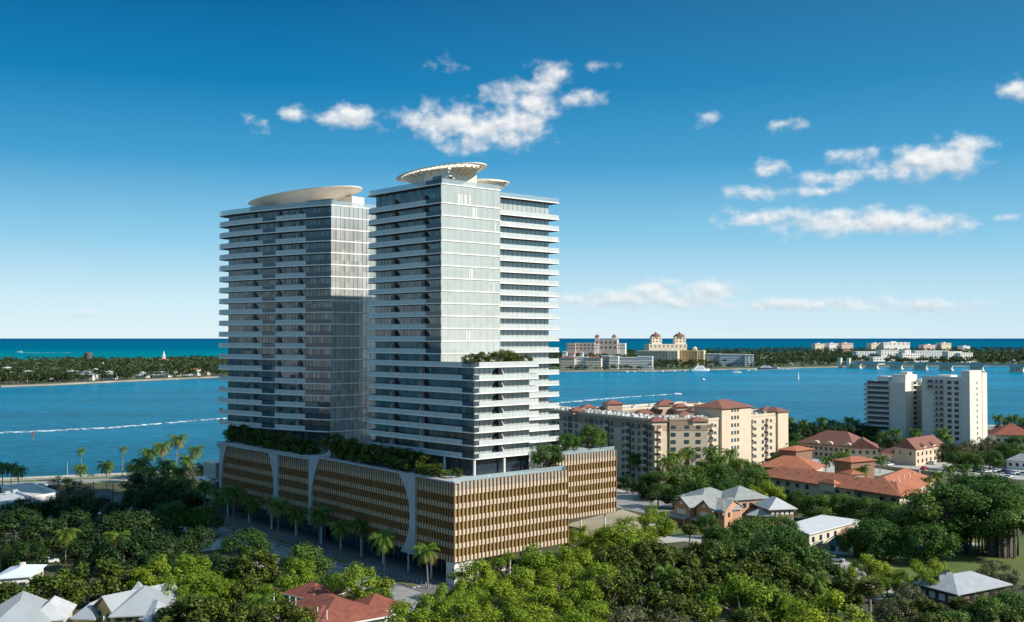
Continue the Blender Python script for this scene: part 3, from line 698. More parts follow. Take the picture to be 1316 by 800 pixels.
def quads_mesh(name, C, N_, size, m, aspect=1.0, rng=None):
    """leaf quads: centres C (n,3), normals N_ (n,3), sizes (n,)"""
    n = len(C); r = rng.normal(size=(n, 3)); N_ = N_ / (np.linalg.norm(N_, axis=1, keepdims=True) + 1e-9)
    a = np.cross(N_, r); a /= np.linalg.norm(a, axis=1, keepdims=True) + 1e-9; b = np.cross(N_, a)
    s = size[:, None] * .5; a = a * s; b = b * s * aspect
    fold = N_ * s * .35
    V_ = np.stack([C - a * .9, C - b * .75 + fold * .3, C + a * 1.1, C + b * .75 + fold * .3], 1).reshape(-1, 3)
    me = bpy.data.meshes.new(name); me.vertices.add(4 * n); me.vertices.foreach_set('co', V_.astype(np.float32).ravel())
    me.loops.add(4 * n); me.loops.foreach_set('vertex_index', np.arange(4 * n, dtype=np.int32)); me.polygons.add(n)
    me.polygons.foreach_set('loop_start', np.arange(0, 4 * n, 4, dtype=np.int32)); me.polygons.foreach_set('loop_total', np.full(n, 4, dtype=np.int32))
    me.materials.append(m); me.update(); me.validate(); return me
def crown_points(rng, n, clumps, rx, rz, zc, flat=.55, spread=.30):
    """leaf centres on many uneven clumps filling an ellipsoid, open gaps between them"""
    cs, rs = [], []
    while len(cs) < clumps:
        p = rng.uniform(-1, 1, 3)
        l = np.linalg.norm(p)
        if l > 1 or l < .45 or p[2] < -flat: continue
        f = .70 + .22 * rng.random()
        cs.append(p / l * f * np.array([1, 1, 1])); rs.append(spread * (.6 + .7 * rng.random()))
    cs = np.array(cs); rs = np.array(rs); an = np.arctan2(cs[:, 1], cs[:, 0]); ph = rng.uniform(0, 6.28, 3); lob = 1 + .20 * np.sin(2 * an + ph[0]) + .14 * np.sin(3 * an + ph[1]) + rng.normal(0, .10, len(cs)); cs = cs * np.stack([lob, lob, 1 + .14 * np.sin(an + ph[2]) + rng.normal(0, .07, len(cs))], 1); w = rs ** 2; pick = rng.choice(len(cs), n, p=w / w.sum())
    d = rng.normal(size=(n, 3)); d /= np.linalg.norm(d, axis=1, keepdims=True)
    rad = rs[pick] * (rng.random(n) ** .35)
    P = cs[pick] + d * rad[:, None]
    C = P * np.array([rx, rx, rz]) + np.array([0, 0, zc])
    Nn = d + .5 * P + np.array([0, 0, .55]) + rng.normal(size=(n, 3)) * .55
    return C, Nn, cs * np.array([rx, rx, rz]) + np.array([0, 0, zc])
PROTO = {}
def broad_proto(key, seed, leaf, n, size, rx=5.0, rz=4.3, h=9.0, clumps=34, spread=.30, trunk_r=.32, flat=.55, multi=1):
    rng = np.random.default_rng(seed); zc = h - rz
    C, Nn, cs = crown_points(rng, n, clumps, rx, rz, zc, flat, spread)
    sz = size * rng.uniform(.6, 1.35, n); lm = quads_mesh('crown', C, Nn, sz, LEAF[leaf], .8, rng)
    t = MB(); base = Vector((0, 0, zc - rz * .35))
    for k in range(multi):
        a = 2 * math.pi * k / max(multi, 1); q = Vector((math.cos(a), math.sin(a), 0)) * (0 if multi == 1 else trunk_r * 1.6)
        t.tube([q + Vector((0, 0, -.3)), q * 1.1 + Vector((.1, .05, base.z * .5)), q * 1.3 + base], [trunk_r * 1.35, trunk_r, trunk_r * .75], 7)
    for c in cs[rng.choice(len(cs), min(11, len(cs)), replace=False)]:
        e = Vector(c); mid = base.lerp(e, .5) + Vector((0, 0, -.05 * (e - base).length)); t.tube([base - Vector((0, 0, .4)), mid, e], [trunk_r * .55, trunk_r * .33, trunk_r * .1], 5)
    if key == 'N0':
        rr_ = random.Random(8)
        for k in range(26):      # aerial roots hanging from the limbs to the ground
            a = rr_.uniform(0, 6.28); q = rr_.uniform(1.6, 6.0); x, y = q * math.cos(a), q * math.sin(a); t.tube([(x, y, -.3), (x * 1.02, y * 1.02, 4), (x * .9, y * .9, zc - rr_.uniform(0, 2))], [rr_.uniform(.18, .42), .16, .2], 5)
    PROTO[key] = (lm, t.mesh('trunk', BARK), rx, h)
for i in range(3):
    broad_proto('Y%d' % i, 10 + i, 'Y', 8000, .40, clumps=46, spread=.27)
    broad_proto('D%d' % i, 20 + i, 'D', 4200, .62, clumps=40, spread=.28)
    broad_proto('G%d' % i, 30 + i, 'G', 7000, .46, clumps=34, spread=.33)
    broad_proto('F%d' % i, 40 + i, 'F', 3000, .62, clumps=34, spread=.32)
broad_proto('O0', 50, 'O', 4200, .42, clumps=46, spread=.24)
broad_proto('O1', 51, 'O', 4200, .42, clumps=40, spread=.26)
for i in range(3): broad_proto('B%d' % i, 60 + i, 'D', 2000, .45, rx=3.0, rz=2.4, h=4.8, clumps=26, spread=.32, trunk_r=.14)
broad_proto('N0', 70, 'G', 11000, .85, rx=12.0, rz=9.0, h=22, clumps=60, spread=.26, trunk_r=1.1, flat=.7, multi=5)
def palm_proto(key, seed, leaf, h, L, nf, droop=1.0, dead=0, tr=.2, bend=.6):
    r = random.Random(seed); t = MB(); n = 7; top = Vector((bend * r.uniform(-1, 1), bend * r.uniform(-1, 1), h))
    t.tube([Vector((0, 0, -.3)).lerp(top, i / n) + Vector((0, 0, 0)) * 1 - Vector((top.x, top.y, 0)) * (i / n) * (1 - i / n) * .6 for i in range(n + 1)], [tr * (1.5 if i == 0 else 1.05 - .35 * i / n) for i in range(n + 1)], 8)
    tm = t.mesh('trunk', PALMBARK); vs_, fs, mi = [], [], []
    for k in range(nf):
        az = 2.399963 * k + r.uniform(-.15, .15); q = k / (nf - 1); el0 = 1.25 - 1.75 * q * droop + r.uniform(-.1, .1); ln = L * r.uniform(.82, 1.08)
        seg = 11; p = top.copy(); el = el0; hd = Vector((math.cos(az), math.sin(az), 0)); side = Vector((-hd.y, hd.x, 0)); pts = []
        for s in range(seg + 1):
            pts.append((p.copy(), el)); d = hd * math.cos(el) + Vector((0, 0, math.sin(el))); p = p + d * (ln / seg); el -= (.10 + .11 * (s / seg)) * (1 + .25 * droop)
        for s in range(1, seg):
            (a, e1), (b, e2) = pts[s], pts[s + 1]; t_ = s / seg; w = L * .27 * math.sin(math.pi * min(1, .12 + t_ * .9)) ** .7 + .06
            d = (b - a).normalized(); up = side.cross(d).normalized() * -1
            for sg in (-1, 1):
                out = (side * sg * .9 + d * .55 - Vector((0, 0, .45 + .35 * t_))).normalized() * w * r.uniform(.85, 1.1)
                i0 = len(vs_); g = d * (ln / seg) * .42
                vs_ += [tuple(a - g * .1), tuple(a + g * 1.7), tuple(a + g * 1.3 + out * .98), tuple(a + g * .5 + out * .9)]
                fs.append((i0, i0 + 1, i0 + 2, i0 + 3)); mi.append(1 if (k >= nf - dead) else 0)
    me = bpy.data.meshes.new('fronds'); me.from_pydata(vs_, [], fs); me.materials.append(LEAF[leaf]); me.materials.append(LEAF['PY']); me.polygons.foreach_set('material_index', mi); me.update()
    PROTO[key] = (me, tm, L * .8, h)
for i in range(3): palm_proto('P%d' % i, 80 + i, 'P', 9.0, 4.8, 31, dead=2)
palm_proto('P3', 84, 'P', 9.0, 4.8, 25, dead=9)
palm_proto('R0', 85, 'P', 14, 3.6, 20, 1.05, 1, .24, .3)
palm_proto('R1', 86, 'P', 14, 3.4, 18, 1.0, 3, .22, .5)
def sabal_proto(key, seed, h=6.5, rad=1.9):
    r = random.Random(seed); t = MB(); t.tube([(0, 0, -.3), (.1, 0, h * .5), (.15, .1, h)], [.26, .2, .2], 8); tm = t.mesh('trunk', PALMBARK); vs_, fs = [], []
    c = Vector((.15, .1, h + .2))
    for k in range(44):
        u = 1 - 1.75 * (k + .5) / 44; az = 2.399963 * k; d = Vector((math.cos(az) * math.sqrt(max(0, 1 - u * u)), math.sin(az) * math.sqrt(max(0, 1 - u * u)), u)); base = c + d * rad * .55
        s1 = d.cross(Vector((0, 0, 1))); s1 = s1.normalized() if s1.length > .01 else Vector((1, 0, 0)); s2 = s1.cross(d)
        for j in range(9):
            a = -1.35 + 2.7 * j / 8; dd = (d * math.cos(a) * .9 + s1 * math.sin(a) + Vector((0, 0, -.25))).normalized() * rad * .62 * r.uniform(.85, 1.1); w = s2.cross(dd).normalized() * .09 + s2 * .05
            i0 = len(vs_); vs_ += [tuple(base - w), tuple(base + w), tuple(base + dd * .7 + w * 1.6), tuple(base + dd), tuple(base + dd * .7 - w * 1.6)]; fs.append((i0, i0 + 1, i0 + 2, i0 + 3, i0 + 4))
    me = bpy.data.meshes.new('fronds'); me.from_pydata(vs_, [], fs); me.materials.append(LEAF['S']); me.update(); PROTO[key] = (me, tm, rad * 1.1, h + rad)
sabal_proto('S0', 90); sabal_proto('S1', 91)
def cyp_proto():
    rng = np.random.default_rng(95); n = 2600; z = rng.random(n); a = rng.random(n) * 2 * np.pi; rr = (1.25 * np.sin(np.pi * np.clip(.12 + .88 * z, 0, 1)) ** .7 + .1) * (.75 + .3 * rng.random(n)) * (1 + .18 * np.sin(3 * a + 9 * z))
    C = np.stack([rr * np.cos(a), rr * np.sin(a), .4 + 8.6 * z], 1); Nn = np.stack([np.cos(a), np.sin(a), .4 + 0 * a], 1) + rng.normal(size=(n, 3)) * .6
    t = MB(); t.tube([(0, 0, -.3), (0, 0, 6)], [.22, .08], 6); PROTO['C0'] = (quads_mesh('crown', C, Nn, .42 * rng.uniform(.6, 1.3, n), LEAF['F'], .8, rng), t.mesh('trunk', BARK), 1.3, 9)
cyp_proto()
NAMES = {'Y': ('broadleaf_tree', 'bright yellow-green tree', 'tree'), 'D': ('broadleaf_tree', 'dark glossy-leaved tree', 'tree'), 'G': ('broadleaf_tree', 'deep green rounded tree', 'tree'),
         'F': ('broadleaf_tree', 'shade-dark green tree', 'tree'), 'O': ('broadleaf_tree', 'dull olive-grey tree', 'tree'), 'B': ('terrace_shrub', 'bushy dark green shrub', 'shrub'), 'N': ('banyan_tree', 'huge banyan', 'tree'),
         'P': ('palm_tree', 'feathery palm', 'palm'), 'R': ('palm_tree', 'tall slender palm', 'palm'), 'S': ('fan_palm', 'round-headed fan palm', 'palm'), 'C': ('cypress_tree', 'narrow cypress', 'tree')}
TREES = []     # (kind, pixel x, loc, size, where, group, rot, variant)
def plant(kind_, px, loc, width, where, height=None, variant=None, lab=None):
    TREES.append([kind_, px, Vector(loc), width, where, height, variant, lab])
def tree_px(kind_, px, py, wpx, where, z0=0.0, hk=None, lab=None, variant=None):
    """broadleaf tree from where its crown shows: centre px,py and width in photo pixels"""
    D = F * 55 / (py - 434)
    for _ in range(12):
        W = wpx * D / F; h = hk * W if hk else (.58 * W + 3.6); zc = z0 + h - .34 * h
        D = (H - zc) * F / (py - 434)
    p = AT(px, py, D); plant(kind_, px, (p.x, p.y, z0), W, where, h, variant, lab)
def palm_px(kind_, px, py, bx, by, where, z0=0.0, lab=None, variant=None):
    """palm from its crown centre and the foot of its trunk"""
    b = G(bx, by, z0); top = AT(px, py, b.y); plant(kind_, px, b, None, where, top.z - z0 + .3, variant, lab)
def grow():
    rr = random.Random(5); groups = {}
    for T in TREES: groups.setdefault((T[0], T[4]), []).append(T)
    ordn = ['first', 'second', 'third', 'fourth', 'fifth', 'sixth', 'seventh', 'eighth', 'ninth', 'tenth', 'eleventh', 'twelfth']
    for (k, where), L in groups.items():
        L.sort(key=lambda t: t[1])
        for i, T in enumerate(L):
            nm, base, cat = NAMES[k]; n = len(L)
            if n == 1: o = ''
            elif i == 0: o = ', leftmost one'
            elif i == n - 1: o = ', rightmost one'
            elif i < 12 and i <= n // 2 : o = ', %s from the left' % ordn[i]
            else: o = ', %s from the right' % ordn[n - 1 - i] if n - 1 - i < 12 else ''
            lab = T[7] or ('%s %s%s' % (base, where, o))
            keys = [q for q in PROTO if q.startswith(k) and q[1:].isdigit()]; key = T[6] or keys[rr.randrange(len(keys))]
            if k == 'P' and T[6] is None: key = ('P0', 'P1', 'P2')[rr.randrange(3)]
            lm, tm, rx, h = PROTO[key]
            r = thing(nm, lab, cat, T[2], rr.uniform(0, 6.28), '%ss %s' % (cat, where))
            if T[3]: sx = T[3] * 1.12 / (2 * rx); r.scale = (sx, sx, T[5] / h)
            else: s = min(1.25, max(.95, (T[5] / h) ** .5)); r.scale = (s, s, T[5] / h)
            if not T[3]:      # keep the frond head undistorted
                a = link('trunk', tm, r); b = link('fronds', lm, r); zs = T[5] / h; b.scale = (1, 1, s / zs); b.location = (0, 0, h * (1 - s / zs))
            else:
                link('trunk', tm, r); link('crown', lm, r)
# ------------------------------------------------------------------ where every tree stands
def many(kind_, where, L, **kw):
    for a in L: tree_px(kind_, a[0], a[1], a[2], where, **kw)
# podium street palms
W_ = 'before the shaded podium front'
for (cx, cy, bx, by) in ((262, 627, 262, 668), (282, 638, 282, 677), (300, 634, 301, 686), (321, 648, 323, 686), (357, 651, 357.5, 703), (382, 662, 382, 702), (411, 662, 410.5, 710), (438.5, 678, 438.5, 721), (466, 676, 465.5, 719), (494, 694, 494.6, 747)):
    palm_px('P', cx, cy, bx, by, W_)
palm_px('P', 550, 710, 550, 757, '', lab='sunlit yellow-green palm standing alone at the podium street corner', variant='P3')
# deck shrubs on the podium
B_ = 'in the hedge along the left deck edge'
for i, (s, out, w, h) in enumerate(((139, -5.5, 6, 5.2), (133, -5, 6.4, 5), (127.5, -5, 5.4, 4.6), (122.5, -5, 5.6, 4.8), (117, -5, 5.8, 4.4), (111.5, -4.8, 5.8, 4.6), (106, -4.6, 5.8, 4.6), (100.5, -4.6, 5.4, 4.3), (95.5, -4.4, 5, 4.1), (90.5, -4.4, 4.8, 4), (85.5, -4.4, 5, 4))):
    p = front(s, out); plant('B', 260 + 10 * i, (p.x, p.y, 24.7), w * 1.2, B_, h * 1.35)
B2 = 'in the deck hedge below the right tower'
for i, (s, w, h) in enumerate(((72, 6.4, 5.6), (66, 6.2, 5.4), (60, 5.8, 5.2), (54.5, 5.2, 4.4), (49.5, 5.4, 4.6), (44.5, 5.4, 4.6), (39.5, 5.2, 4.6), (34.5, 5.4, 4.7), (29.5, 5.4, 4.6), (24.5, 5.2, 4.4), (19.5, 4.8, 4))):
    p = front(s, -4.3 - .35 * (i % 3)); plant('B', 400 + 15 * i, (p.x, p.y, 25.6), w * 1.2, B2, h * 1.3)
p = front(13.5, -3.6); plant('B', 572, (p.x, p.y, 25.6), 6.6, '', 3.7, 'B1', 'olive low shrub at the near end of the left deck hedge')
p = front(9.5, -7); plant('B', 600, (p.x, p.y, 25.6), 2.6, '', 2.6, 'B2', 'small upright shrub beside the near tower corner on the deck')
p = C0 + V * 35.2 + U * 4.2; plant('G', 708, (p.x, p.y, 25.6), 7.8, '', 7.4, 'G1', 'round deck tree at the right corner below the right tower')
p = C0 + V * 69 + U * 31; plant('G', 738, (p.x, p.y, 25.6), 8.0, '', 6.6, 'G0', 'open-branched deck tree beside the right podium wing')
p = C0 + V * 80 + U * 31; plant('G', 773, (p.x, p.y, 25.6), 9.6, '', 8.0, 'G2', 'broad deck tree at the far right end of the podium roof')
B3 = 'on the planted terrace of the right tower'
for x, y, w, h in ((15.0, 12, 4.4, 3.2), (18.2, 10.6, 4.6, 3.4), (21.6, 10.5, 4.2, 3.6), (24.6, 9.8, 4.8, 4.2), (27.6, 9.9, 4.2, 3.8), (30.2, 9.8, 3.2, 2.8), (34, 10.5, 2.6, 2.9)):
    p = C0 + V * x + U * y; plant('B', 560 + x * 3, (p.x, p.y, TZ2[7] + .2), w, B3, h)
# ---- left foreground
many('D', 'behind the lower-left roofs', [(14, 764, 56), (70, 750, 66), (134, 737, 68)])
many('Y', 'right of the yellow house', [(206, 737, 62), (244, 733, 66), (268, 755, 60), (232, 760, 58)])
many('D', 'right of the yellow house', [(252, 787, 82), (302, 796, 54), (215, 794, 40)])
many('D', 'left of the red-roofed house', [(332, 724, 58), (318, 758, 46), (362, 792, 72)])
many('Y', 'left of the red-roofed house', [(341, 768, 42)])
many('Y', 'behind the red-roofed house', [(386, 735, 48), (462, 747, 66)])
many('G', 'behind the red-roofed house', [(388, 718, 54), (426, 746, 30), (485, 765, 30)])
many('Y', 'below and right of the red roof', [(532, 792, 78), (575, 768, 48), (602, 793, 72)])
palm_px('P', 330, 776, 330, 822, '', lab='lit palm with yellow lower fronds left of the red roof', variant='P3')
palm_px('P', 85, 688, 84, 724, '', lab='lit palm in the dark yard behind the white-roofed house')
palm_px('P', 151, 693, 151, 735, '', lab='yellow-fronded palm in the dark left yard', variant='P3')
S1 = 'in the shaded left neighbourhood'
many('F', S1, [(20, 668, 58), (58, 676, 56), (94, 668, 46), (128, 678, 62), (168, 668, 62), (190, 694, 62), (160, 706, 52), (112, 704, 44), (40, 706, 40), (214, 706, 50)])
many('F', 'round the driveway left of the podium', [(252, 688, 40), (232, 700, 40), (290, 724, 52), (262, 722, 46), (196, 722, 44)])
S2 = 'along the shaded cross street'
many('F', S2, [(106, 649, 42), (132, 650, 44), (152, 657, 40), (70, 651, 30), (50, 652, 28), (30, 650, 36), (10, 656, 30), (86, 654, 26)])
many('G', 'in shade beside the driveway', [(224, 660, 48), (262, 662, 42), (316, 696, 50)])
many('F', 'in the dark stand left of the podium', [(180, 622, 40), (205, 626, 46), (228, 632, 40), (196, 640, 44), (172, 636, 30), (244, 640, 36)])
many('O', 'beside the white flat-roofed house', [(76, 622, 34), (96, 630, 40)])
tree_px('C', 8, 708, 13, 'left of the white-roofed house', hk=2.6); tree_px('C', 18, 703, 11, 'left of the white-roofed house', hk=2.9)
W2 = 'in the dark stand left of the podium'
for (cx, cy, bx, by) in ((181, 596, 182, 636), (192, 606, 194, 640), (176, 612, 178, 640), (214, 598, 212, 636), (206, 618, 206, 650), (222, 622, 222, 655), (240, 622, 240, 656), (230, 608, 231, 640), (250, 634, 250, 664)):
    palm_px('P', cx, cy, bx, by, W2)
palm_px('P', 225, 566, 226, 616, '', lab='tall sunlit golden palm on the shore behind the dark stand', variant='P3')
palm_px('P', 207, 576, 208, 618, '', lab='shorter golden palm left of the tall one on the shore', variant='P3')
palm_px('P', 251, 580, 252, 612, '', lab='small golden palm against the podium end by the water', variant='P3')
for q in ((102, 580, 104, 620), (157, 578, 157, 614)): palm_px('R', *q, 'on the shore verge with water behind')
palm_px('P', 137, 600, 137, 630, '', lab='full-crowned palm on the verge before the lit road'); palm_px('P', 104, 603, 104, 621, '', lab='short palm below the tall slender one on the shore verge')
for q in ((3, 600, 3, 626), (14, 602, 14, 628), (23, 606, 23, 631), (-6, 604, -6, 630)): palm_px('P', *q, 'at the far left shore')
for q in ((192, 584, 193, 622), (170, 602, 170, 632), (240, 592, 240, 624), (263, 604, 262, 640)): palm_px('P', *q, 'in the shore stand left of the podium')
tree_px('Y', 222, 605, 24, '', lab='yellow-leaved shrub tree on the shore left of the podium'); tree_px('O', 244, 603, 26, '', lab='pale bare-looking tree on the shore beside the podium')
# ---- central lit grove
g1 = 'in the grove before the podium'
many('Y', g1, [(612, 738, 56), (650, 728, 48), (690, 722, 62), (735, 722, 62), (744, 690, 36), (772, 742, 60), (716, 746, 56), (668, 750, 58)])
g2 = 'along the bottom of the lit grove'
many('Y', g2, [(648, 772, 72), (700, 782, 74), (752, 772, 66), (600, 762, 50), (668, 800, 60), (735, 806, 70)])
many('D', 'in the dark band of the grove', [(794, 718, 56), (836, 712, 60), (876, 726, 56), (786, 756, 60), (830, 768, 66), (804, 740, 50), (866, 752, 50)])
many('D', 'in the dark middle grove', [(912, 714, 62), (950, 736, 60), (990, 724, 64), (1020, 744, 58), (905, 746, 46), (880, 788, 64), (980, 756, 54), (1062, 738, 56), (1086, 752, 44), (1008, 778, 56), (965, 800, 60)])
many('Y', 'before the right podium wing', [(800, 690, 74), (842, 668, 52), (768, 694, 44)])
many('O', 'at the bottom of the middle grove', [(810, 798, 66), (858, 800, 56), (1170, 764, 44), (1148, 778, 40)])
many('Y', 'in the dark middle grove', [(952, 764, 92), (1060, 788, 92)])
many('G', 'below the orange gabled house', [(962, 680, 56), (926, 694, 50), (1008, 702, 82), (944, 706, 40), (1000, 674, 40), (910, 670, 26), (1036, 716, 44)])
palm_px('P', 855, 738, 855, 775, '', lab='bright green palm rising from the dark grove band'); palm_px('P', 1048, 748, 1048, 785, '', lab='small palm in the dark middle grove near the white car')
tree_px('S', 886, 684, 22, '', hk=1.4, lab='little fan palm on the garden path below the orange house')
# ---- lower right
many('Y', 'near the grey hip-roofed house', [(1116, 728, 46), (1178, 738, 46), (1205, 732, 30), (1140, 745, 24)])
many('G', 'at the lower right corner', [(1264, 784, 54), (1296, 776, 56), (1225, 800, 50), (1316, 790, 40)])
many('D', 'at the lower right corner', [(1286, 800, 60), (1200, 806, 60), (1150, 806, 40)])
for x, y, w in ((1118, 760, 36), (1188, 782, 28), (1168, 784, 26), (1206, 788, 26), (1232, 780, 28), (1248, 792, 26)): tree_px('S', x, y, w, 'round the grey hip-roofed house', hk=1.5)
many('O', 'beside the lawn at the right edge', [(1270, 732, 34), (1290, 736, 30)])
# banyan cluster
for x, y, w, l in ((1228, 650, 106, 'huge banyan with hanging aerial roots at the left of its clump'), (1284, 652, 112, 'huge banyan with hanging roots at the right edge of the photo'), (1258, 632, 96, 'huge banyan rising behind the other two beside the car park')):
    tree_px('N', x, y, w, '', hk=.82, lab=l)
many('G', 'between lawn and terracotta roofs', [(1126, 684, 60), (1164, 672, 52), (1192, 690, 60), (1150, 664, 46), (1098, 690, 34)])
many('G', 'in the hedge under the terracotta roofs', [(1052, 646, 40), (1082, 646, 38), (1112, 650, 40), (1142, 656, 38), (1172, 656, 34), (1025, 640, 26)])
many('Y', 'in the hedge under the terracotta roofs', [(985, 632, 40), (1184, 668, 26), (968, 634, 26)])
# ---- around the beige block
many('G', 'between beige block and orange house', [(852, 616, 44), (880, 610, 50), (834, 620, 30), (935, 628, 42), (908, 604, 42), (966, 614, 44), (925, 608, 36), (900, 630, 40), (950, 598, 30)])
many('F', 'in the low hedge beside the beach lot', [(806, 618, 22), (826, 624, 24), (846, 632, 30), (866, 634, 30)])
for q in ((856, 594, 856, 628), (868, 588, 869, 626), (884, 584, 885, 624), (914, 582, 915, 626), (924, 592, 925, 628), (938, 584, 938, 620), (946, 596, 947, 622), (982, 582, 983, 606), (1004, 576, 1004, 604), (972, 602, 972, 628), (998, 590, 998, 608), (815, 589, 816, 618)):
    palm_px('P', *q, 'before the beige apartment block')
for q in ((1060, 592, 1061, 616), (1076, 590, 1077, 616), (1084, 586, 1084, 614), (1108, 604, 1108, 622), (1131, 591, 1131, 608), (1098, 606, 1098, 622)): palm_px('P', *q, 'in the terracotta courtyard')
for q in ((1222, 604, 1222, 624), (1240, 602, 1240, 624), (1190, 620, 1190, 645), (1206, 612, 1206, 640)): palm_px('P', *q, 'behind the banyan clump')
Sh = 'on the shore left of the white condominium'
for i in range(13):
    x = 1012 + 9.2 * i; tree_px('F', x, 548 + (i * 7 % 5) + i * .35, 22, Sh)
for i, x in enumerate((1016, 1032, 1043, 1056, 1069, 1080, 1091, 1100, 1112)): palm_px('P', x, 541 + (i % 3) * 3, x, 562 + (i % 2) * 2, Sh)
many('F', 'at the foot of the white condominium', [(1130, 566, 22), (1146, 570, 24), (1162, 574, 22), (1200, 572, 20), (1215, 578, 24)])
for q in ((1140, 560, 1140, 578), (1150, 556, 1151, 578), (1176, 556, 1176, 580), (1182, 566, 1182, 584), (1210, 556, 1211, 580), (1218, 564, 1218, 584), (1160, 568, 1160, 582)): palm_px('P', *q, 'at the foot of the white condominium')
many('O', 'below the white condominium', [(1246, 572, 26), (1266, 570, 26), (1284, 574, 26), (1232, 578, 22)])
many('G', 'below the white condominium', [(1228, 588, 24), (1250, 590, 24), (1272, 586, 26), (1296, 578, 30), (1310, 568, 26)])
many('Y', 'along the car park wall', [(1252, 590, 15), (1276, 588, 17)])
for i, x in enumerate((1284, 1294, 1304, 1313)): palm_px('P', x, 538 + (i % 2) * 3, x, 560, 'right of the white condominium')
many('F', 'right of the white condominium', [(1288, 548, 20), (1302, 549, 20), (1316, 548, 20)])
many('G', 'left of the brown-roofed houses', [(1022, 566, 26), (1012, 576, 30), (1018, 590, 26)])
grow()
# ------------------------------------------------------------------ buildings of the neighbourhood
def root(name, label, cat, c, group=None): return thing(name, label, cat, (c[0], c[1], 0), 0, group)
def put(mb, name, m, r):
    o = mb.build(name, m, r); o.matrix_parent_inverse = Matrix.Translation(-r.location); return o
def box_at(parent, name, m, c, sz, rz=0.0, me=None):
    o = link(name, me or unit_box(m), parent); o.matrix_parent_inverse = Matrix.Translation(-parent.location); o.location = c; o.rotation_euler.z = rz; o.scale = sz; return o
class Windows:
    """windows of one building: the nearest ones each a part, any past the limit one far-off rest"""
    def __init__(s, r, m): s.r = r; s.m = m; s.L = []
    def face(s, a, b, zs, n=None, pitch=3.6, w=1.3, h=1.5, skip=(), proud=.13, cols=None):
        """a to b along the wall, outward to the right of travel"""
        a = Vector((a[0], a[1], 0)); b = Vector((b[0], b[1], 0)); d = b - a; L = d.length; d.normalize(); n_ = Vector((d.y, -d.x, 0)); rz = math.atan2(d.y, d.x)
        cols = cols or [(i + .5) / (n or max(1, int(L / pitch))) * L for i in range(n or max(1, int(L / pitch)))]
        for i, x in enumerate(cols):
            if i in skip: continue
            for z in zs: s.L.append((a + d * x + n_ * (proud - .06) + Vector((0, 0, z)), (w, .24, h), rz))
    def done(s, name='window', cap=98):
        s.L.sort(key=lambda q: q[0].length)
        for c, sz, rz in s.L[:cap]:
            box_at(s.r, name, s.m, c, sz, rz)
        if s.L[cap:]:
            m = MB()
            for c, sz, rz in s.L[cap:]: m.box(-sz[0] / 2, sz[0] / 2, -sz[1] / 2, sz[1] / 2, -sz[2] / 2, sz[2] / 2, Matrix.Translation(c) @ Matrix.Rotation(rz, 4, 'Z'))
            kind(put(m, name, s.m, s.r), 'stuff')
def quad(a, b, depth):
    """footprint from front edge a-b, going away from the camera"""
    a = Vector((a[0], a[1], 0)); b = Vector((b[0], b[1], 0)); d = (b - a).normalized(); n = Vector((-d.y, d.x, 0))
    if n.dot(a + b) < 0: n = -n
    return [a, b, b + n * depth, a + n * depth]
def grow_quad(q, k):
    c = sum(q, Vector()) / 4; e1 = (q[1] - q[0]).normalized(); e2 = (q[3] - q[0]).normalized()
    return [q[0] - e1 * k - e2 * k, q[1] + e1 * k - e2 * k, q[2] + e1 * k + e2 * k, q[3] - e1 * k + e2 * k]
def hip(q, z, rh, over=.7, gable=False, inset=None):
    q = grow_quad(q, over); l1 = (q[1] - q[0]).length; l2 = (q[3] - q[0]).length
    if l1 < l2: q = [q[1], q[2], q[3], q[0]]; l1, l2 = l2, l1
    e = (q[1] - q[0]).normalized(); k = 0 if gable else (inset if inset is not None else l2 * .5); k = min(k, l1 * .499)
    r0 = (q[0] + q[3]) / 2 + e * k; r1 = (q[1] + q[2]) / 2 - e * k; m = MB(); u = lambda p, zz: (p.x, p.y, zz)
    vv = [u(p, z - .22) for p in q] + [u(p, z) for p in q] + [u(r0, z + rh), u(r1, z + rh)]
    m.add(vv, [(3, 2, 1, 0), (0, 1, 5, 4), (1, 2, 6, 5), (2, 3, 7, 6), (3, 0, 4, 7), (4, 5, 9, 8), (6, 7, 8, 9), (5, 6, 9), (7, 4, 8)]); return m
def walls(q, z0, z1): return MB().prism([(p.x, p.y) for p in q], z0, z1)
def gable_ends(q, z, rh):
    l1 = (q[1] - q[0]).length; l2 = (q[3] - q[0]).length
    if l1 < l2: q = [q[1], q[2], q[3], q[0]]
    m = MB()
    for a, b in ((q[0], q[3]), (q[1], q[2])):
        d = (q[1] - q[0]).normalized() * (.15 if a is q[0] else -.15); c = (a + b) / 2
        m.add([(p.x, p.y, zz) for p, zz in ((a, z - .2), (b, z - .2), (c, z + rh - .15), (a + d, z - .2), (b + d, z - .2), (c + d, z + rh - .15))], [(0, 1, 2), (5, 4, 3), (0, 3, 4, 1), (1, 4, 5, 2), (2, 5, 3, 0)])
    return m
def xy(p): return Vector((p[0], p[1], 0))

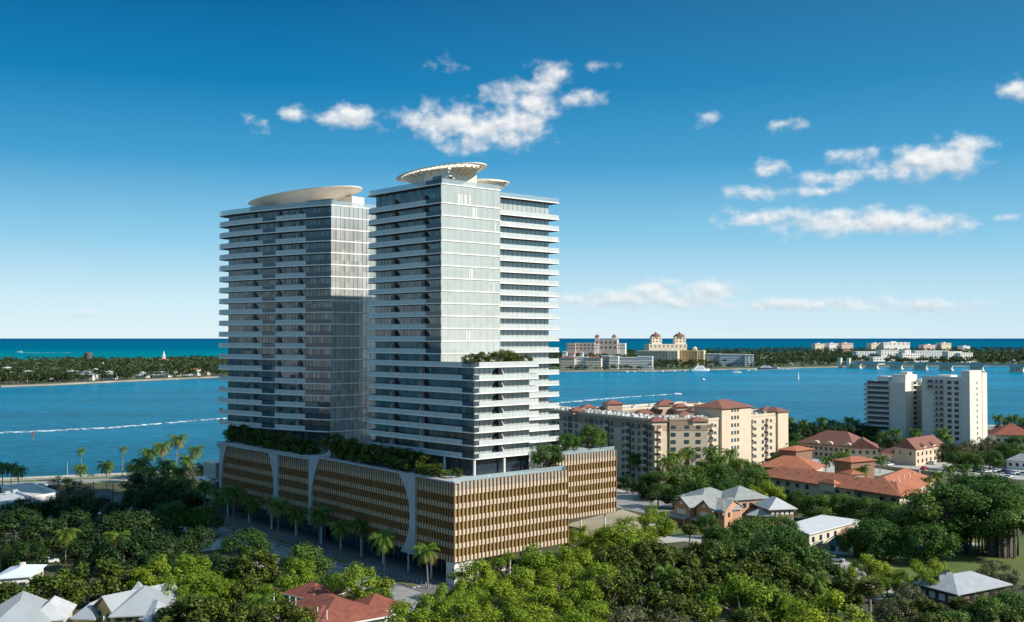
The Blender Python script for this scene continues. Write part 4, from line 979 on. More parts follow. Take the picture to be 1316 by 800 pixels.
# ---- big beige apartment block
BEIGE = mat('beige_stucco', (.55, .455, .34), .8, var=.06, vscale=.2); TAN = mat('tan_stucco', (.37, .265, .20), .8, var=.06, vscale=.2)
SANDW = mat('pale_sand_stucco', (.60, .505, .385), .8, var=.06, vscale=.2); ROOFTOP = mat('gravel_roofing', (.50, .46, .42), .9, var=.15, vscale=.3)
SHADEBALC = mat('balcony_shade', (.12, .095, .075), .8)  # dark panels on the wall stand in for shaded balcony recesses
def beige():
    K1, L0, K2, K3 = xy((60.6, 464)), xy((23.4, 523)), xy((82.4, 469)), xy((128.4, 512))
    r = root('apartment_block', 'long beige seven-storey apartment block with brown hip-roofed turrets by the water', 'apartments', (80, 500))
    L0 = K1 + (L0 - K1) * 1.35
    wings = [(quad(L0, K1, 18), 26.2, BEIGE, TAN), (quad((67.5, 467.2), (84, 468.2), 16), 26.6, BEIGE, TAN), (quad(K2, K3, 18), 26.0, SANDW, SANDW), (quad((52, 540), (106, 590), 16), 25.6, SANDW, TAN), (quad((112, 528), (84, 566), 15), 25.8, SANDW, TAN)]
    for q, z, m1, m2 in wings:
        put(walls(q, -.2, 22.2), 'wall', m1, r); put(walls(grow_quad(q, .12), 22.2, z), 'upper_wall', m2, r)
        put(walls(grow_quad(q, .3), z, z + .35), 'cornice', SANDW, r)
        pm = MB(); g = grow_quad(q, .2)
        for i in range(4): a, b = g[i], g[(i + 1) % 4]; pm.bar((a.x, a.y, z + .75), (b.x, b.y, z + .75), .3, .8)
        put(pm, 'parapet', SANDW, r); put(walls(grow_quad(q, -.2), z + .352, z + .37), 'roof', ROOFTOP, r)
    d3 = (K3 - K2).normalized(); n3 = Vector((d3.y, -d3.x, 0)); t0, t1 = K2 + d3 * 11 + n3 * 1.4, K2 + d3 * 33 + n3 * 1.4
    tq = quad(t0, t1, 15); put(walls(tq, -.2, 31), 'tower', SANDW, r); put(hip(tq, 31.1, 3.2, 1.0), 'hip_roof', ROOF_BROWN, r)
    te = quad(K3 - d3 * 8 + n3 * 1.0, K3 + n3 * 1.0 + d3 * .5, 10); put(walls(te, -.2, 27.4), 'tower', SANDW, r); put(hip(te, 27.5, 2.0, .8), 'hip_roof', ROOF_BROWN, r)
    for px, py, s, h in ((744, 526, 7, 1.4), (757, 522, 7, 1.4), (783, 523, 8, 1.5), (790, 517, 9, 4), (829, 529, 8, 1.5), (847, 539, 7.5, 1.3), (853, 519, 7, 1.6), (858, 516, 8, 2.4), (882, 532, 8, 1.3), (899, 539, 7.5, 1.3), (896, 526, 7.5, 1.6), (918, 528, 7, 1.6), (987, 526, 7, 1.4), (876, 521, 7, 1.5)):
        c = G(px, py, 27 + h); s *= .82; q = quad((c.x - s / 2, c.y - s / 2 * .7), (c.x + s / 2, c.y - s / 2 * .1), s * .8)
        put(walls(q, 25.9, 26.2 + h), 'turret', SANDW if px % 2 else TAN, r); put(hip(q, 26.3 + h, 1.7, .7), 'hip_roof', ROOF_BROWN, r)
    fl = [2.2 + 3.35 * i for i in range(7)] + [24.2]
    fl = [1.9 + 3.1 * i for i in range(8)]
    w = Windows(r, TEALGLASS); Ld = (K1 - L0).length
    w.face(L0, K1, fl, cols=[Ld - q for q in (2.8, 10.5, 14.5, 21.5, 29.5, 37.5, 41, 49, 57, 66, 72, 80)], w=1.9, h=1.75)
    w.face((67.5, 467.2), (84, 468.2), fl, cols=[1.6, 7.4, 12.4], w=1.9)
    w.face(K2, K3, fl, cols=[3.2, 8, 38, 44, 50.5], w=1.6)
    w.face(t0, t1, [3.6 + 3.3 * i for i in range(9)], cols=[7.5, 9.7, 11.9], w=1.1)
    w.done()
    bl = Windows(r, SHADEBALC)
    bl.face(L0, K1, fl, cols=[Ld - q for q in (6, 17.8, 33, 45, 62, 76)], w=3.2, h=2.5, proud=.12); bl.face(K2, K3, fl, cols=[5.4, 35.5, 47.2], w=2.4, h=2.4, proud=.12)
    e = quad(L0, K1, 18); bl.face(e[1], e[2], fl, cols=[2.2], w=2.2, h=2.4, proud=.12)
    bl.done('balcony_shade_panel', 80)
    # projecting balcony slabs with rails
    k = 0
    for (a, b, cs, wd) in ((L0, K1, [Ld - q for q in (6, 17.8, 33)], 3.6), (K2, K3, (5.4, 35.5, 47.2), 2.8), (e[1], e[2], (2.2,), 2.4)):
        a = xy(a); b = xy(b); d = (b - a).normalized(); n = Vector((d.y, -d.x, 0)); rz = math.atan2(d.y, d.x)
        for c in cs:
            for z in fl:
                m = MB(); M = Matrix.Translation(a + d * c + Vector((0, 0, z - 1.3))) @ Matrix.Rotation(rz, 4, 'Z')
                m.box(-wd / 2, wd / 2, -1.3, -.02, -.18, 0, M); m.box(-wd / 2, wd / 2, -1.3, -1.22, .02, .95, M)
                put(m, 'balcony', SANDW, r); k += 1
    return wings
BW = beige()
# air-conditioning units on its roof: identical, lifted away one by one
acm = MB(); acm.box(-.75, .75, -.55, .55, .12, 1.25); acm.lathe([(.42, 1.25), (.42, 1.36), (.1, 1.36)], 10); acm.box(-.6, .6, -.4, .4, 0, .12)
ACME = acm.mesh('air_conditioner', mat('unit_grey', (.50, .51, .50), .6, objvar=.35))
ra = random.Random(3)
for (q, z, _, _), n in zip(BW[:4], (64, 8, 26, 16)):
    e1 = q[1] - q[0]; e2 = q[3] - q[0]
    for i in range(n):
        a = (i + .5) / n; b = .25 + .42 * ((i % 3) / 2) + ra.uniform(-.05, .05); p = q[0] + e1 * min(.97, max(.03, a + ra.uniform(-.01, .01))) + e2 * b
        tag(link('air_conditioner', ACME, None, (p.x, p.y, z + .37), ra.choice((.55, 2.1, .2))), 'grey air-conditioning unit standing on the flat roof of the beige block', 'air conditioner', 'roof units on the beige block')

# ---- white condominium
def condo():
    Tn = G(1247, 575); Tn.z = 0
    r = thing('condominium_tower', 'white stepped condominium tower with dark balconies on the right shore', 'tower', Tn, R(42))
    W = mat('condo_white', (.69, .65, .575), .6, var=.05, vscale=.15); DK = mat('condo_dark_opening', (.03, .035, .04), .3, spec=.6); Y = mat('condo_yellow', (.72, .58, .26), .7)
    def B(n, m, *a): return MB().box(*a).build(n, m, r)
    B('tall_slab', W, 0, 15, 0, 5, -.5, 43.2); B('yellow_bay', Y, 15, 19, 3, 9, -.5, 41); B('corner_slab', W, 19, 25, 1.5, 9, -.5, 41.6); B('main_block', W, 1, 24, 5, 29, -.5, 38.6); B('roof_wall', W, 1, 1.4, 5, 29, 38.6, 39.4)
    B('end_block', W, 4.5, 25, 42, 67, -.5, 35.2); B('end_slab', W, 3.8, 11.4, 41, 42, -.5, 36.4); B('fin', W, 21.5, 26, 40, 42, -.5, 37.0); B('fin', W, 13.4, 14, 41.2, 42, -.5, 35.4)
    B('penthouse', W, 8, 22, 43, 52, 35.2, 39.6); B('penthouse', W, 7, 15, 54, 61, 35.2, 38.4); B('lift_tower', W, 12, 18, 44, 49, 39.6, 41.2); B('link_block', W, 22.5, 24.8, 29, 42, -.5, 36); B('penthouse', W, 6, 14, 14, 22, 38.6, 40.2)
    for i in range(11):
        z = 2.6 + 3.05 * i
        B('balcony_slab', W, 3.0, 4.5, 51.5, 68, z - .7, z); B('balcony_glass', DK, 4.35, 4.6, 52, 66, z + .55, z + 2.45)
        B('balcony_rail', mat('condo_rail', (.30, .31, .31), .4), 3.05, 3.12, 51.8, 67.8, z, z + .8)
        B('balcony_slab', W, 14, 21.5, 40.4, 42, z - .25, z); B('balcony_glass', DK, 14.4, 19.2, 41.9, 42.2, z + .5, z + 2.4)
    for i in range(11):
        z = 3.2 + 3.2 * i
        for u in (8.2, 12.4): B('window', DK, .9, 1.1, u - 1.25, u + 1.25, z, z + 1.9)
        if i >= 3 or i % 1 == 0:
            B('window', DK, .9, 1.1, 16.2, 18.2, z + .2, z + 2.2); B('balcony_slab', W, -.3, 1, 15.4, 21.8 + (4 if i > 8 else 0), z - .35, z - .1); B('balcony_rail', MATS['condo_rail'], -.28, -.2, 15.4, 21.8 + (4 if i > 8 else 0), z - .1, z + .8); B('window', DK, .9, 1.1, 19.4, 20.8, z + .2, z + 2.2)
            if i > 8: B('window', DK, .9, 1.1, 22.2, 25.4, z + .2, z + 2.2)
        B('window', DK, 8.4, 9.3, -.1, .1, z, z + 1.6)
condo()

# ---- terracotta complex
def terracotta():
    wl = mat('grey_cream_wall', (.56, .48, .37), .8, var=.06, vscale=.3); br = mat('brown_wall', (.25, .14, .095), .8)
    A = G(971, 610, 7); B = G(1156, 638, 7); Cq = G(1200, 617, 7)
    r = root('apartment_building', 'low cream apartment building with sprawling terracotta tiled hip roofs and two turrets', 'apartments', A.lerp(B, .5))
    qa = quad(A, B, 15); qb = [xy(B), xy(Cq), xy(Cq) + (xy(A) - xy(B)).normalized() * 20, xy(B) + (xy(A) - xy(B)).normalized() * 20]
    put(walls(qa, -.2, 7), 'wall', wl, r); put(hip(qa, 7.05, 3.6, 1.0), 'roof', ROOF_TERRA, r)
    put(walls(qb, -.2, 7.1), 'wall', wl, r); put(hip(qb, 7.2, 4.4, 1.1), 'roof', ROOF_TERRA, r)
    a2, b2 = G(974, 600, 8.2), G(1046, 604, 8.2); qc = quad(a2, b2, 17); put(walls(qc, -.2, 8.2), 'wall', wl, r); put(hip(qc, 8.3, 4.2, 1.0), 'roof', ROOF_TERRA, r)
    for px0, px1, py, zt in ((1023, 1044, 592, 10.5), (1094, 1124, 605, 9.5)):
        q = quad(G(px0, py + 12, 2), G(px1, py + 9, 2), 9); put(walls(q, -.2, zt), 'turret', br, r); put(hip(q, zt + .1, 1.5, .9), 'turret_roof', ROOF_TERRA, r)
    dm = quad(xy(A).lerp(xy(B), .50), xy(A).lerp(xy(B), .60), 3); dm = [p + (dm[0] - dm[3]).normalized() * 1.4 for p in dm]; put(walls(dm, 5, 8.0), 'dormer', wl, r); put(hip(dm, 8.1, 1.4, .5), 'dormer_roof', ROOF_TERRA, r)
    sq = quad(G(1075, 606, 5), G(1094, 610, 5), 6); put(walls(sq, -.2, 5), 'wall', wl, r); put(hip(sq, 5.1, 1.4, .5), 'roof', ROOF_TERRA, r)
    w = Windows(r, DARKGLASS); w.face(A, B, (2.2, 5.2), n=14, w=1.6, h=1.5, skip=(6, 11)); w.face(B, Cq, (2.2, 5.2), n=8, w=1.5); w.face(qa[3], qa[0], (2.2, 5.2), n=3, w=1.5); w.done()
    # roof vents: small dots standing on the tiles
    rv = random.Random(4)
    for i in range(16):
        t_ = .05 + .9 * i / 16; p = qa[0].lerp(qa[1], t_) + (qa[3] - qa[0]) * (.18 + .1 * (i % 3)); z = 7.05 + 3.6 * ((.18 + .1 * (i % 3)) * 15 + 1.0) / 8.5
        put(MB().tube([(p.x, p.y, z - .2), (p.x, p.y, z + .55)], [.22, .22], 6), 'roof_vent', ROOF_BROWN, r)
    for i in range(8):
        p = qb[1].lerp(qb[2], .25 + .05 * (i % 3)) + (qb[0] - qb[1]) * (.1 + .1 * i); put(MB().tube([(p.x, p.y, 8), (p.x, p.y, 10.7)], [.25, .25], 6), 'roof_vent', WHITE, r)
terracotta()

# ---- brown-roofed townhouses behind the car park
def townhouses():
    wl = mat('peach_wall', (.60, .475, .34), .8, var=.05, vscale=.3)
    r = root('townhouse_row', 'long tan townhouse row with brown roof and small arched gables behind the car park', 'townhouses', G(1060, 582))
    q = quad(G(1027, 569, 7), G(1098, 575, 7), 20); put(walls(q, -.2, 7), 'wall', wl, r); put(hip(q, 7.1, 6.5, .9), 'roof', ROOF_BROWN, r)
    q2 = quad(G(1092, 576, 7), G(1128, 577, 7), 14); put(walls(q2, -.2, 7), 'wall', wl, r); put(hip(q2, 7.1, 4.4, .8, gable=True), 'roof', ROOF_BROWN, r); put(gable_ends(q2, 7.1, 4.4), 'gable', wl, r)
    d = (q[1] - q[0]).normalized(); n = Vector((d.y, -d.x, 0))
    for s in (.30, .55, .88):
        p = q[0].lerp(q[1], s); m = MB(); M = Matrix.Translation(p + n * .3) @ Matrix.Rotation(math.atan2(d.y, d.x), 4, 'Z')
        pr = [(2.6 * math.cos(math.pi * i / 8), 7 + 1.8 * math.sin(math.pi * i / 8)) for i in range(9)]; vv = [M @ Vector((x, y, z)) for y in (-.25, 3.5) for x, z in pr]
        m.add(vv, [tuple(range(9))[::-1], tuple(range(9, 18))] + [(i, i + 1, 10 + i, 9 + i) for i in range(8)]); put(m, 'arched_gable', wl, r)
    w = Windows(r, DARKGLASS); w.face(q[0], q[1], (2, 5), n=11, w=1.3); w.face(q2[0], q2[1], (2, 5), n=4); w.done()
    r = root('townhouse', 'two-storey pink-cream townhouse with brown roof and bright end wall beside the car park', 'townhouse', G(1195, 590))
    a, b, c = G(1150, 574, 8), G(1177, 578, 8), G(1214, 572, 8)
    q = [xy(b), xy(c), xy(c) + (xy(a) - xy(b)), xy(a)]; put(walls(q, -.2, 8), 'wall', wl, r); put(hip(q, 8.1, 4.4, .7, inset=2), 'roof', ROOF_BROWN, r)
    w = Windows(r, DARKGLASS); w.face(b, c, (2.2, 5.6), n=7, w=1.2, h=1.7); w.face(a, b, (5.6,), n=2); w.done()
    for s in (.3, .62):
        p = q[0].lerp(q[1], s); d = (q[1] - q[0]).normalized(); dq = quad(p - d * 1.6, p + d * 1.6, 4); put(walls([v + Vector((d.y, -d.x, 0)) * .25 for v in dq], 7, 9.3), 'dormer', wl, r); put(hip([v + Vector((d.y, -d.x, 0)) * .25 for v in dq], 9.35, .9, .3), 'dormer_roof', ROOF_BROWN, r)
    r = root('garage_row', 'low brown-roofed garage row between the two townhouses', 'garage', G(1150, 588))
    q = quad(G(1133, 580, 4), G(1172, 586, 4), 9); put(walls(q, -.2, 4), 'wall', wl, r); put(hip(q, 4.1, 2.6, .8), 'roof', ROOF_BROWN, r)
    w = Windows(r, WHITE); w.face(q[0], q[1], (1.5,), n=5, w=2.4, h=2.4); w.done('garage_door')
    r = root('house', 'red-brown roofed house on the shore right of the white condominium', 'house', G(1296, 566))
    q = quad(G(1279, 559, 6), G(1330, 560, 6), 22); put(walls(q, -.2, 6), 'wall', CREAM, r); put(hip(q, 6.1, 6, 1.0), 'roof', ROOF_RED, r); w = Windows(r, DARKGLASS); w.face(q[0], q[1], (3,), n=6); w.done()
    r = root('house', 'white cottage with grey roof at the right edge beside the car park', 'house', G(1305, 600))
    q = quad(G(1294, 592, 4), G(1330, 594, 4), 10); put(walls(q, -.2, 4), 'wall', WHITE, r); put(hip(q, 4.1, 3, .6), 'roof', ROOF_GREY, r); w = Windows(r, DARKGLASS); w.face(q[0], q[1], (2.2,), n=4); w.done()
    wl2 = root('boundary_wall', 'low brown garden wall along the far side of the car park', 'wall', G(1230, 597)); m = MB()
    for p, q_ in (((1208, 592), (1262, 598)), ((1262, 598), (1330, 604))):
        a, b = G(*p), G(*q_); m.bar((a.x, a.y, 1.1), (b.x, b.y, 1.1), .5, 2.4)
    put(m, 'wall', mat('brown_garden_wall', (.34, .27, .21), .9), wl2)
    wl3 = root('boundary_wall', 'tan retaining wall between the terracotta roofs and the car park', 'wall', G(1150, 606)); m = MB(); a, b = G(1122, 601), G(1212, 612); m.bar((a.x, a.y, .7), (b.x, b.y, .7), .5, 1.6); put(m, 'wall', mat('tan_wall', (.50, .36, .24), .9), wl3)
townhouses()

# ---- orange gabled house
def orange_house():
    OR = mat('orange_clapboard', (.50, .28, .17), .75, var=.08, vscale=.4); GR = ROOF_GREY
    r = root('gabled_house', 'orange gabled house with grey roofs and wide white windows behind the lit grove', 'house', G(905, 672))
    def gab(p0, p1, depth, ze, rh):
        q = quad(G(*p0, ze), G(*p1, ze), depth); put(walls(q, -.2, ze), 'wall', OR, r); c = quad(q[0], q[1], depth)
        # ridge runs back from the front gable
        f = grow_quad(q, .5); mid0 = (f[0] + f[1]) / 2; mid1 = (f[2] + f[3]) / 2; u = lambda p, z: (p.x, p.y, z)
        m = MB(); vv = [u(f[0], ze - .3), u(f[1], ze - .3), u(f[2], ze - .3), u(f[3], ze - .3), u(mid0, ze + rh), u(mid1, ze + rh)]; vv += [(x, y, z + .28) for x, y, z in vv]
        m.add(vv, [(0, 4, 5, 3), (4, 1, 2, 5), (6, 9, 11, 10), (10, 11, 8, 7), (0, 6, 10, 4), (4, 10, 7, 1), (3, 5, 11, 9), (5, 2, 8, 11), (0, 3, 9, 6), (1, 7, 8, 2)]); put(m, 'roof', GR, r)
        g = MB(); d = (q[3] - q[0]).normalized() * .2
        for a, b, dd in ((q[0], q[1], d), (q[3], q[2], -d)):
            cc = (a + b) / 2; g.add([u(a, ze - .1), u(b, ze - .1), u(cc, ze + rh - .25), u(a + dd, ze - .1), u(b + dd, ze - .1), u(cc + dd, ze + rh - .25)], [(0, 1, 2), (5, 4, 3), (0, 3, 4, 1), (1, 4, 5, 2), (2, 5, 3, 0)])
        put(g, 'gable', OR, r); return q
    q1 = gab((866, 648), (886, 652), 10, 6.2, 2.6); q2 = gab((895, 652), (916, 657), 11, 6.2, 2.7); q3 = gab((931, 657), (953, 651), 5.5, 6.4, 2.8)
    for q in (q1, q2):
        d = (q[1] - q[0]).normalized(); n = Vector((d.y, -d.x, 0)); rz = math.atan2(d.y, d.x); c = (q[0] + q[1]) / 2
        box_at(r, 'picture_window', mat('white_blind', (.62, .68, .72), .5), c + n * .06 + Vector((0, 0, 4.3)), (4.4, .2, 1.7), rz); box_at(r, 'attic_window', WHITE, c + n * .1 + Vector((0, 0, 7.1)), (1.1, .2, .9), rz)
        pq = [q[0] - d * .3, q[1] + d * .3, q[1] + d * .3 + n * 2.6, q[0] - d * .3 + n * 2.6]; m = MB(); m.add([(p.x, p.y, z) for p, z in zip(pq, (2.9, 2.9, 2.3, 2.3))] + [(p.x, p.y, z) for p, z in zip(pq, (3.1, 3.1, 2.5, 2.5))], [(0, 1, 2, 3), (7, 6, 5, 4), (0, 4, 5, 1), (1, 5, 6, 2), (2, 6, 7, 3), (3, 7, 4, 0)]); put(m, 'porch_roof', GR, r)
        for k in (0, 1): p = (q[k] + n * 2.3); put(MB().tube([(p.x, p.y, 0), (p.x, p.y, 2.4)], [.12, .12], 6), 'porch_post', WHITE, r)
    w = Windows(r, DARKGLASS); w.face(q3[0], q3[1], (1.8, 4.8), n=2, w=1.2, h=1.5); w.face(q3[3], q3[0], (4.6,), n=3, w=1.0); w.done()
    back = quad(G(902, 644, 6.5), G(946, 640, 6.5), 12); put(walls(back, -.2, 6.5), 'wall', OR, r); put(hip(back, 6.6, 3.2, .7), 'roof', GR, r)
    ex = quad(G(944, 643, 7), G(986, 640, 7), 13); put(walls(ex, -.2, 7), 'wall', OR, r); put(hip(ex, 7.1, 3.6, .8), 'roof', GR, r); w = Windows(r, DARKGLASS); w.face(ex[0], ex[1], (5,), n=5, w=1.2); w.done()
    for px, py in ((878, 640), (930, 648)):
        p = G(px, py, 8.6); put(MB().box(p.x - .5, p.x + .5, p.y - .4, p.y + .4, 5, 9.6), 'chimney', CONC, r)
    r = root('carport', 'grey shingled open carport beside the orange gabled house', 'carport', G(978, 668)); q = quad(G(962, 662, 3), G(996, 664, 3), 10); put(hip(q, 3, 2.2, .8), 'roof', GR, r)
    for p in q: put(MB().tube([(p.x, p.y, 0), (p.x, p.y, 2.8)], [.15, .15], 6), 'post', WHITE, r)
    r = root('house', 'white timber-porched house with pale grey roof right of the orange gabled house', 'house', G(1004, 664)); q = quad(G(990, 655, 5.2), G(1020, 654, 5.2), 11); put(walls(q, -.2, 5.2), 'wall', mat('brown_frame_wall', (.30, .18, .13), .8), r); put(hip(q, 5.3, 3.2, 1.0), 'roof', ROOF_WHITE, r)
    w = Windows(r, WHITE); w.face(q[0], q[1], (1.6, 3.9), n=5, w=1.0, h=1.2); w.done('window_frame')
    r = root('flat_roofed_building', 'single-storey building with broad white flat roof beyond the dark grove', 'building', G(1050, 690))
    q = [xy(G(*p, 4)) for p in ((1040, 686), (1104, 669), (1056, 663), (1010, 676))]; put(walls(q, -.2, 3.7), 'wall', CREAM, r); put(walls(grow_quad(q, .8), 3.7, 4.1), 'roof', mat('white_membrane', (.64, .65, .655), .5, var=.05, vscale=.3), r); w = Windows(r, DARKGLASS); w.face(q[0], q[1], (2,), n=7); w.done()
    r = root('bungalow', 'small teal bungalow with brown gabled roof beside the lawn', 'house', G(1080, 706))
    TL = mat('teal_clapboard', (.10, .26, .28), .8); a, b = G(1064, 697, 3.2), G(1086, 699, 3.2); q = quad(a, b, 15); put(walls(q, -.2, 3.2), 'wall', TL, r)
    f = grow_quad(q, .7); m0 = (f[0] + f[1]) / 2; m1 = (f[2] + f[3]) / 2; u = lambda p, z: (p.x, p.y, z); m = MB(); vv = [u(f[0], 3.0), u(f[1], 3.0), u(f[2], 3.0), u(f[3], 3.0), u(m0, 5.6), u(m1, 5.6)]; vv += [(x, y, z + .25) for x, y, z in vv]
    m.add(vv, [(0, 4, 5, 3), (4, 1, 2, 5), (6, 9, 11, 10), (10, 11, 8, 7), (0, 6, 10, 4), (4, 10, 7, 1), (3, 5, 11, 9), (5, 2, 8, 11), (0, 3, 9, 6), (1, 7, 8, 2)]); put(m, 'roof', mat('tan_shingles', (.36, .19, .12), .8, var=.15, vscale=1), r)
    g = MB(); cc = (q[0] + q[1]) / 2; d = (q[3] - q[0]).normalized() * .2; g.add([u(q[0], 3.1), u(q[1], 3.1), u(cc, 5.4), u(q[0] + d, 3.1), u(q[1] + d, 3.1), u(cc + d, 5.4)], [(0, 1, 2), (5, 4, 3), (0, 3, 4, 1), (1, 4, 5, 2), (2, 5, 3, 0)]); put(g, 'gable', TL, r)
    w = Windows(r, DARKGLASS); w.face(q[0], q[1], (1.6,), cols=[1.6, 4.4], w=1.6, h=1.6); w.done(); box_at(r, 'door', WHITE, q[0].lerp(q[1], .55) + Vector((0, -.08, 1.1)), (1, .2, 2.1), 0)
    fe = root('garden_fence', 'low pale fence with coloured panels before the teal bungalow', 'fence', G(1080, 714)); fr = mat('pale_blue_fence', (.45, .52, .60), .8); a, b = G(1062, 711), G(1094, 715)
    for i in range(9):
        p = a.lerp(b, i / 8); put(MB().box(p.x - .08, p.x + .08, p.y - .08, p.y + .08, 0, 1.1), 'post', WHITE, fe)
    m = MB(); m.bar((a.x, a.y, .55), (b.x, b.y, .55), .06, .8); put(m, 'panel', fr, fe)
    # grey hip-roofed house, lower right
    r = root('house', 'brick bungalow with pale grey hip roof and rooftop units at the lower right', 'house', G(1230, 775)); BK = mat('dark_brick', (.16, .085, .065), .85, var=.2, vscale=2)
    a, b, c = G(1180, 750, 3.6), G(1230, 763, 3.6), G(1292, 751, 3.6); q = [xy(b), xy(c), xy(c) + (xy(a) - xy(b)), xy(a)]; put(walls(q, -.2, 3.6), 'wall', BK, r); put(hip(q, 3.7, 2.6, 1.2), 'roof', mat('pale_grey_shingles', (.36, .375, .39), .6, var=.1, vscale=.6, bump=.03, bscale=5), r)
    w = Windows(r, WHITE); w.face(a, b, (1.9,), n=4, w=1.7, h=1.5); w.done('window_frame'); w = Windows(r, DARKGLASS); w.face(a, b, (1.9,), n=4, w=1.3, h=1.2, proud=.1); w.face(b, c, (1.9,), n=5, w=1.4, h=1.3); w.done()
    for px, py, l in ((1208, 742, 'left grey cooling unit on the grey hip roof'), (1217, 739, 'right grey cooling unit on the grey hip roof')):
        p = G(px, py, 5.6); t = thing('cooling_unit', l, 'air conditioner', (p.x, p.y, 4.6), .4); MB().box(-.9, .9, -.7, .7, .0, 1.7).build('casing', STEEL, t); MB().lathe([(.6, 1.7), (.6, 1.9), (.15, 1.9)], 12).build('fan_cowl', mat('dark_grille', (.04, .04, .045), .6), t)
orange_house()

# ---- lower left
def left_houses():
    MET = mat('standing_seam_metal', (.40, .42, .44), .42, metal=.2, var=.05, vscale=.3); YEL = mat('yellow_render', (.66, .42, .16), .8, var=.05, vscale=.3)
    def seams(q, z, rh, over, rr, inset=None):
        """raised seams running up the two long slopes of a hip or gable roof"""
        q = grow_quad(q, over); l1 = (q[1] - q[0]).length; l2 = (q[3] - q[0]).length
        if l1 < l2: q = [q[1], q[2], q[3], q[0]]; l1, l2 = l2, l1
        m = MB(); n = int(l1 / .9); k = inset if inset is not None else l2 / 2
        for sgn in (0, 1):
            for i in range(1, n):
                t_ = i / n; s = t_ * l1; f = min(1, s / max(k, .01), (l1 - s) / max(k, .01)); e = (q[0].lerp(q[1], t_) if sgn == 0 else q[3].lerp(q[2], t_)); mid = (q[0].lerp(q[1], t_) + q[3].lerp(q[2], t_)) / 2; top = e.lerp(mid, f * .98)
                m.bar((e.x, e.y, z + .04), (top.x, top.y, z + rh * f * .98 + .04), .07, .09)
        put(m, 'roof_seams', MET, rr)
    # white flat-roofed house by the shore
    r = root('flat_roofed_house', 'white flat-roofed house with raised parapets at the far left shore', 'house', G(30, 655))
    q = [xy(G(*p, 5)) for p in ((42, 641), (76, 635), (40, 623), (2, 627))]; put(walls(q, -.2, 5), 'wall', WHITE, r); m = MB(); g = q
    for i in range(4): a, b = g[i], g[(i + 1) % 4]; m.bar((a.x, a.y, 5.4), (b.x, b.y, 5.4), .5, .8)
    put(m, 'parapet', WHITE, r); put(walls(grow_quad(q, -.3), 5.0, 5.06), 'roof', ROOFTOP, r)
    q2 = [xy(G(*p, 4.6)) for p in ((2, 650), (42, 641), (26, 632), (-24, 640))]; put(walls(q2, -.2, 4.6), 'wall', WHITE, r); put(walls(grow_quad(q2, .3), 4.6, 5.0), 'roof', ROOF_WHITE, r)
    w = Windows(r, DARKGLASS); w.face(q[0], q[1], (2.4,), n=4, w=1.6); w.face(q2[0], q2[1], (2.4,), n=4, w=1.6); w.done()
    # white low roof in the shade
    r = root('house', 'white-walled house with shallow pale blue-white roof at the left edge', 'house', G(22, 745)); a, b, c = G(-6, 744, 4), G(36, 741, 4), G(56, 727, 4)
    q = [xy(a), xy(b), xy(c), xy(a) + xy(c) - xy(b)]; put(walls(q, -.2, 4), 'wall', WHITE, r); put(hip(q, 4.1, 1.2, .7), 'roof', mat('blue_white_roof', (.62, .68, .74), .5, var=.06, vscale=.4), r); w = Windows(r, DARKGLASS); w.face(q[0], q[1], (2,), n=3, w=1.2, h=1.4); w.face(q[1], q[2], (2,), n=3); w.done(); put(MB().box(q[0].x + 2, q[0].x + 3, q[3].y - 4, q[3].y - 3, 3.8, 6), 'chimney', WHITE, r)
    # yellow house
    r = root('yellow_house', 'yellow house with pale standing-seam metal gables and a small white spire', 'house', G(170, 815))
    qa = quad(G(122, 781, 5.4), G(146, 788, 5.4), 16); qb = quad(G(146, 792, 5.2), G(212, 789, 5.2), 13)
    f = grow_quad(qa, .6); u = lambda p, z: (p.x, p.y, z); m0 = (f[0] + f[1]) / 2; m1 = (f[2] + f[3]) / 2; m = MB(); vv = [u(f[0], 5.2), u(f[1], 5.2), u(f[2], 5.2), u(f[3], 5.2), u(m0, 8.2), u(m1, 8.2)]; vv += [(x, y, z + .22) for x, y, z in vv]
    m.add(vv, [(0, 4, 5, 3), (4, 1, 2, 5), (6, 9, 11, 10), (10, 11, 8, 7), (0, 6, 10, 4), (4, 10, 7, 1), (3, 5, 11, 9), (5, 2, 8, 11), (0, 3, 9, 6), (1, 7, 8, 2)]); put(m, 'roof', MET, r); put(walls(qa, -.2, 5.3), 'wall', YEL, r)
    g = MB(); cc = (qa[0] + qa[1]) / 2; d = (qa[3] - qa[0]).normalized() * .2; g.add([u(qa[0], 5.2), u(qa[1], 5.2), u(cc, 8.0), u(qa[0] + d, 5.2), u(qa[1] + d, 5.2), u(cc + d, 8.0)], [(0, 1, 2), (5, 4, 3), (0, 3, 4, 1), (1, 4, 5, 2), (2, 5, 3, 0)]); put(g, 'gable', YEL, r)
    put(walls(qb, -.2, 5.2), 'wall', YEL, r); put(hip(qb, 5.3, 4.2, .9), 'roof', MET, r); seams(qb, 5.3, 4.2, .9, r)
    qd = quad(G(196, 800, 4.4), G(232, 792, 4.4), 12); put(walls(qd, -.2, 4.4), 'wall', YEL, r); put(hip(qd, 4.5, 3.2, .8), 'roof', MET, r); seams(qd, 4.5, 3.2, .8, r)
    sp = AT(178, 752, (qb[2].y + qb[1].y) / 2 + 4); m = MB(); m.add([(sp.x - 1.7, sp.y - 1.7, 7.0), (sp.x + 1.7, sp.y - 1.7, 7.0), (sp.x + 1.7, sp.y + 1.7, 7.0), (sp.x - 1.7, sp.y + 1.7, 7.0), (sp.x, sp.y, 9.6)], [(3, 2, 1, 0), (0, 1, 4), (1, 2, 4), (2, 3, 4), (3, 0, 4)]); put(m, 'spire_roof', MET, r); put(MB().box(sp.x - 1.3, sp.x + 1.3, sp.y - 1.3, sp.y + 1.3, 3, 7), 'spire_base', YEL, r)
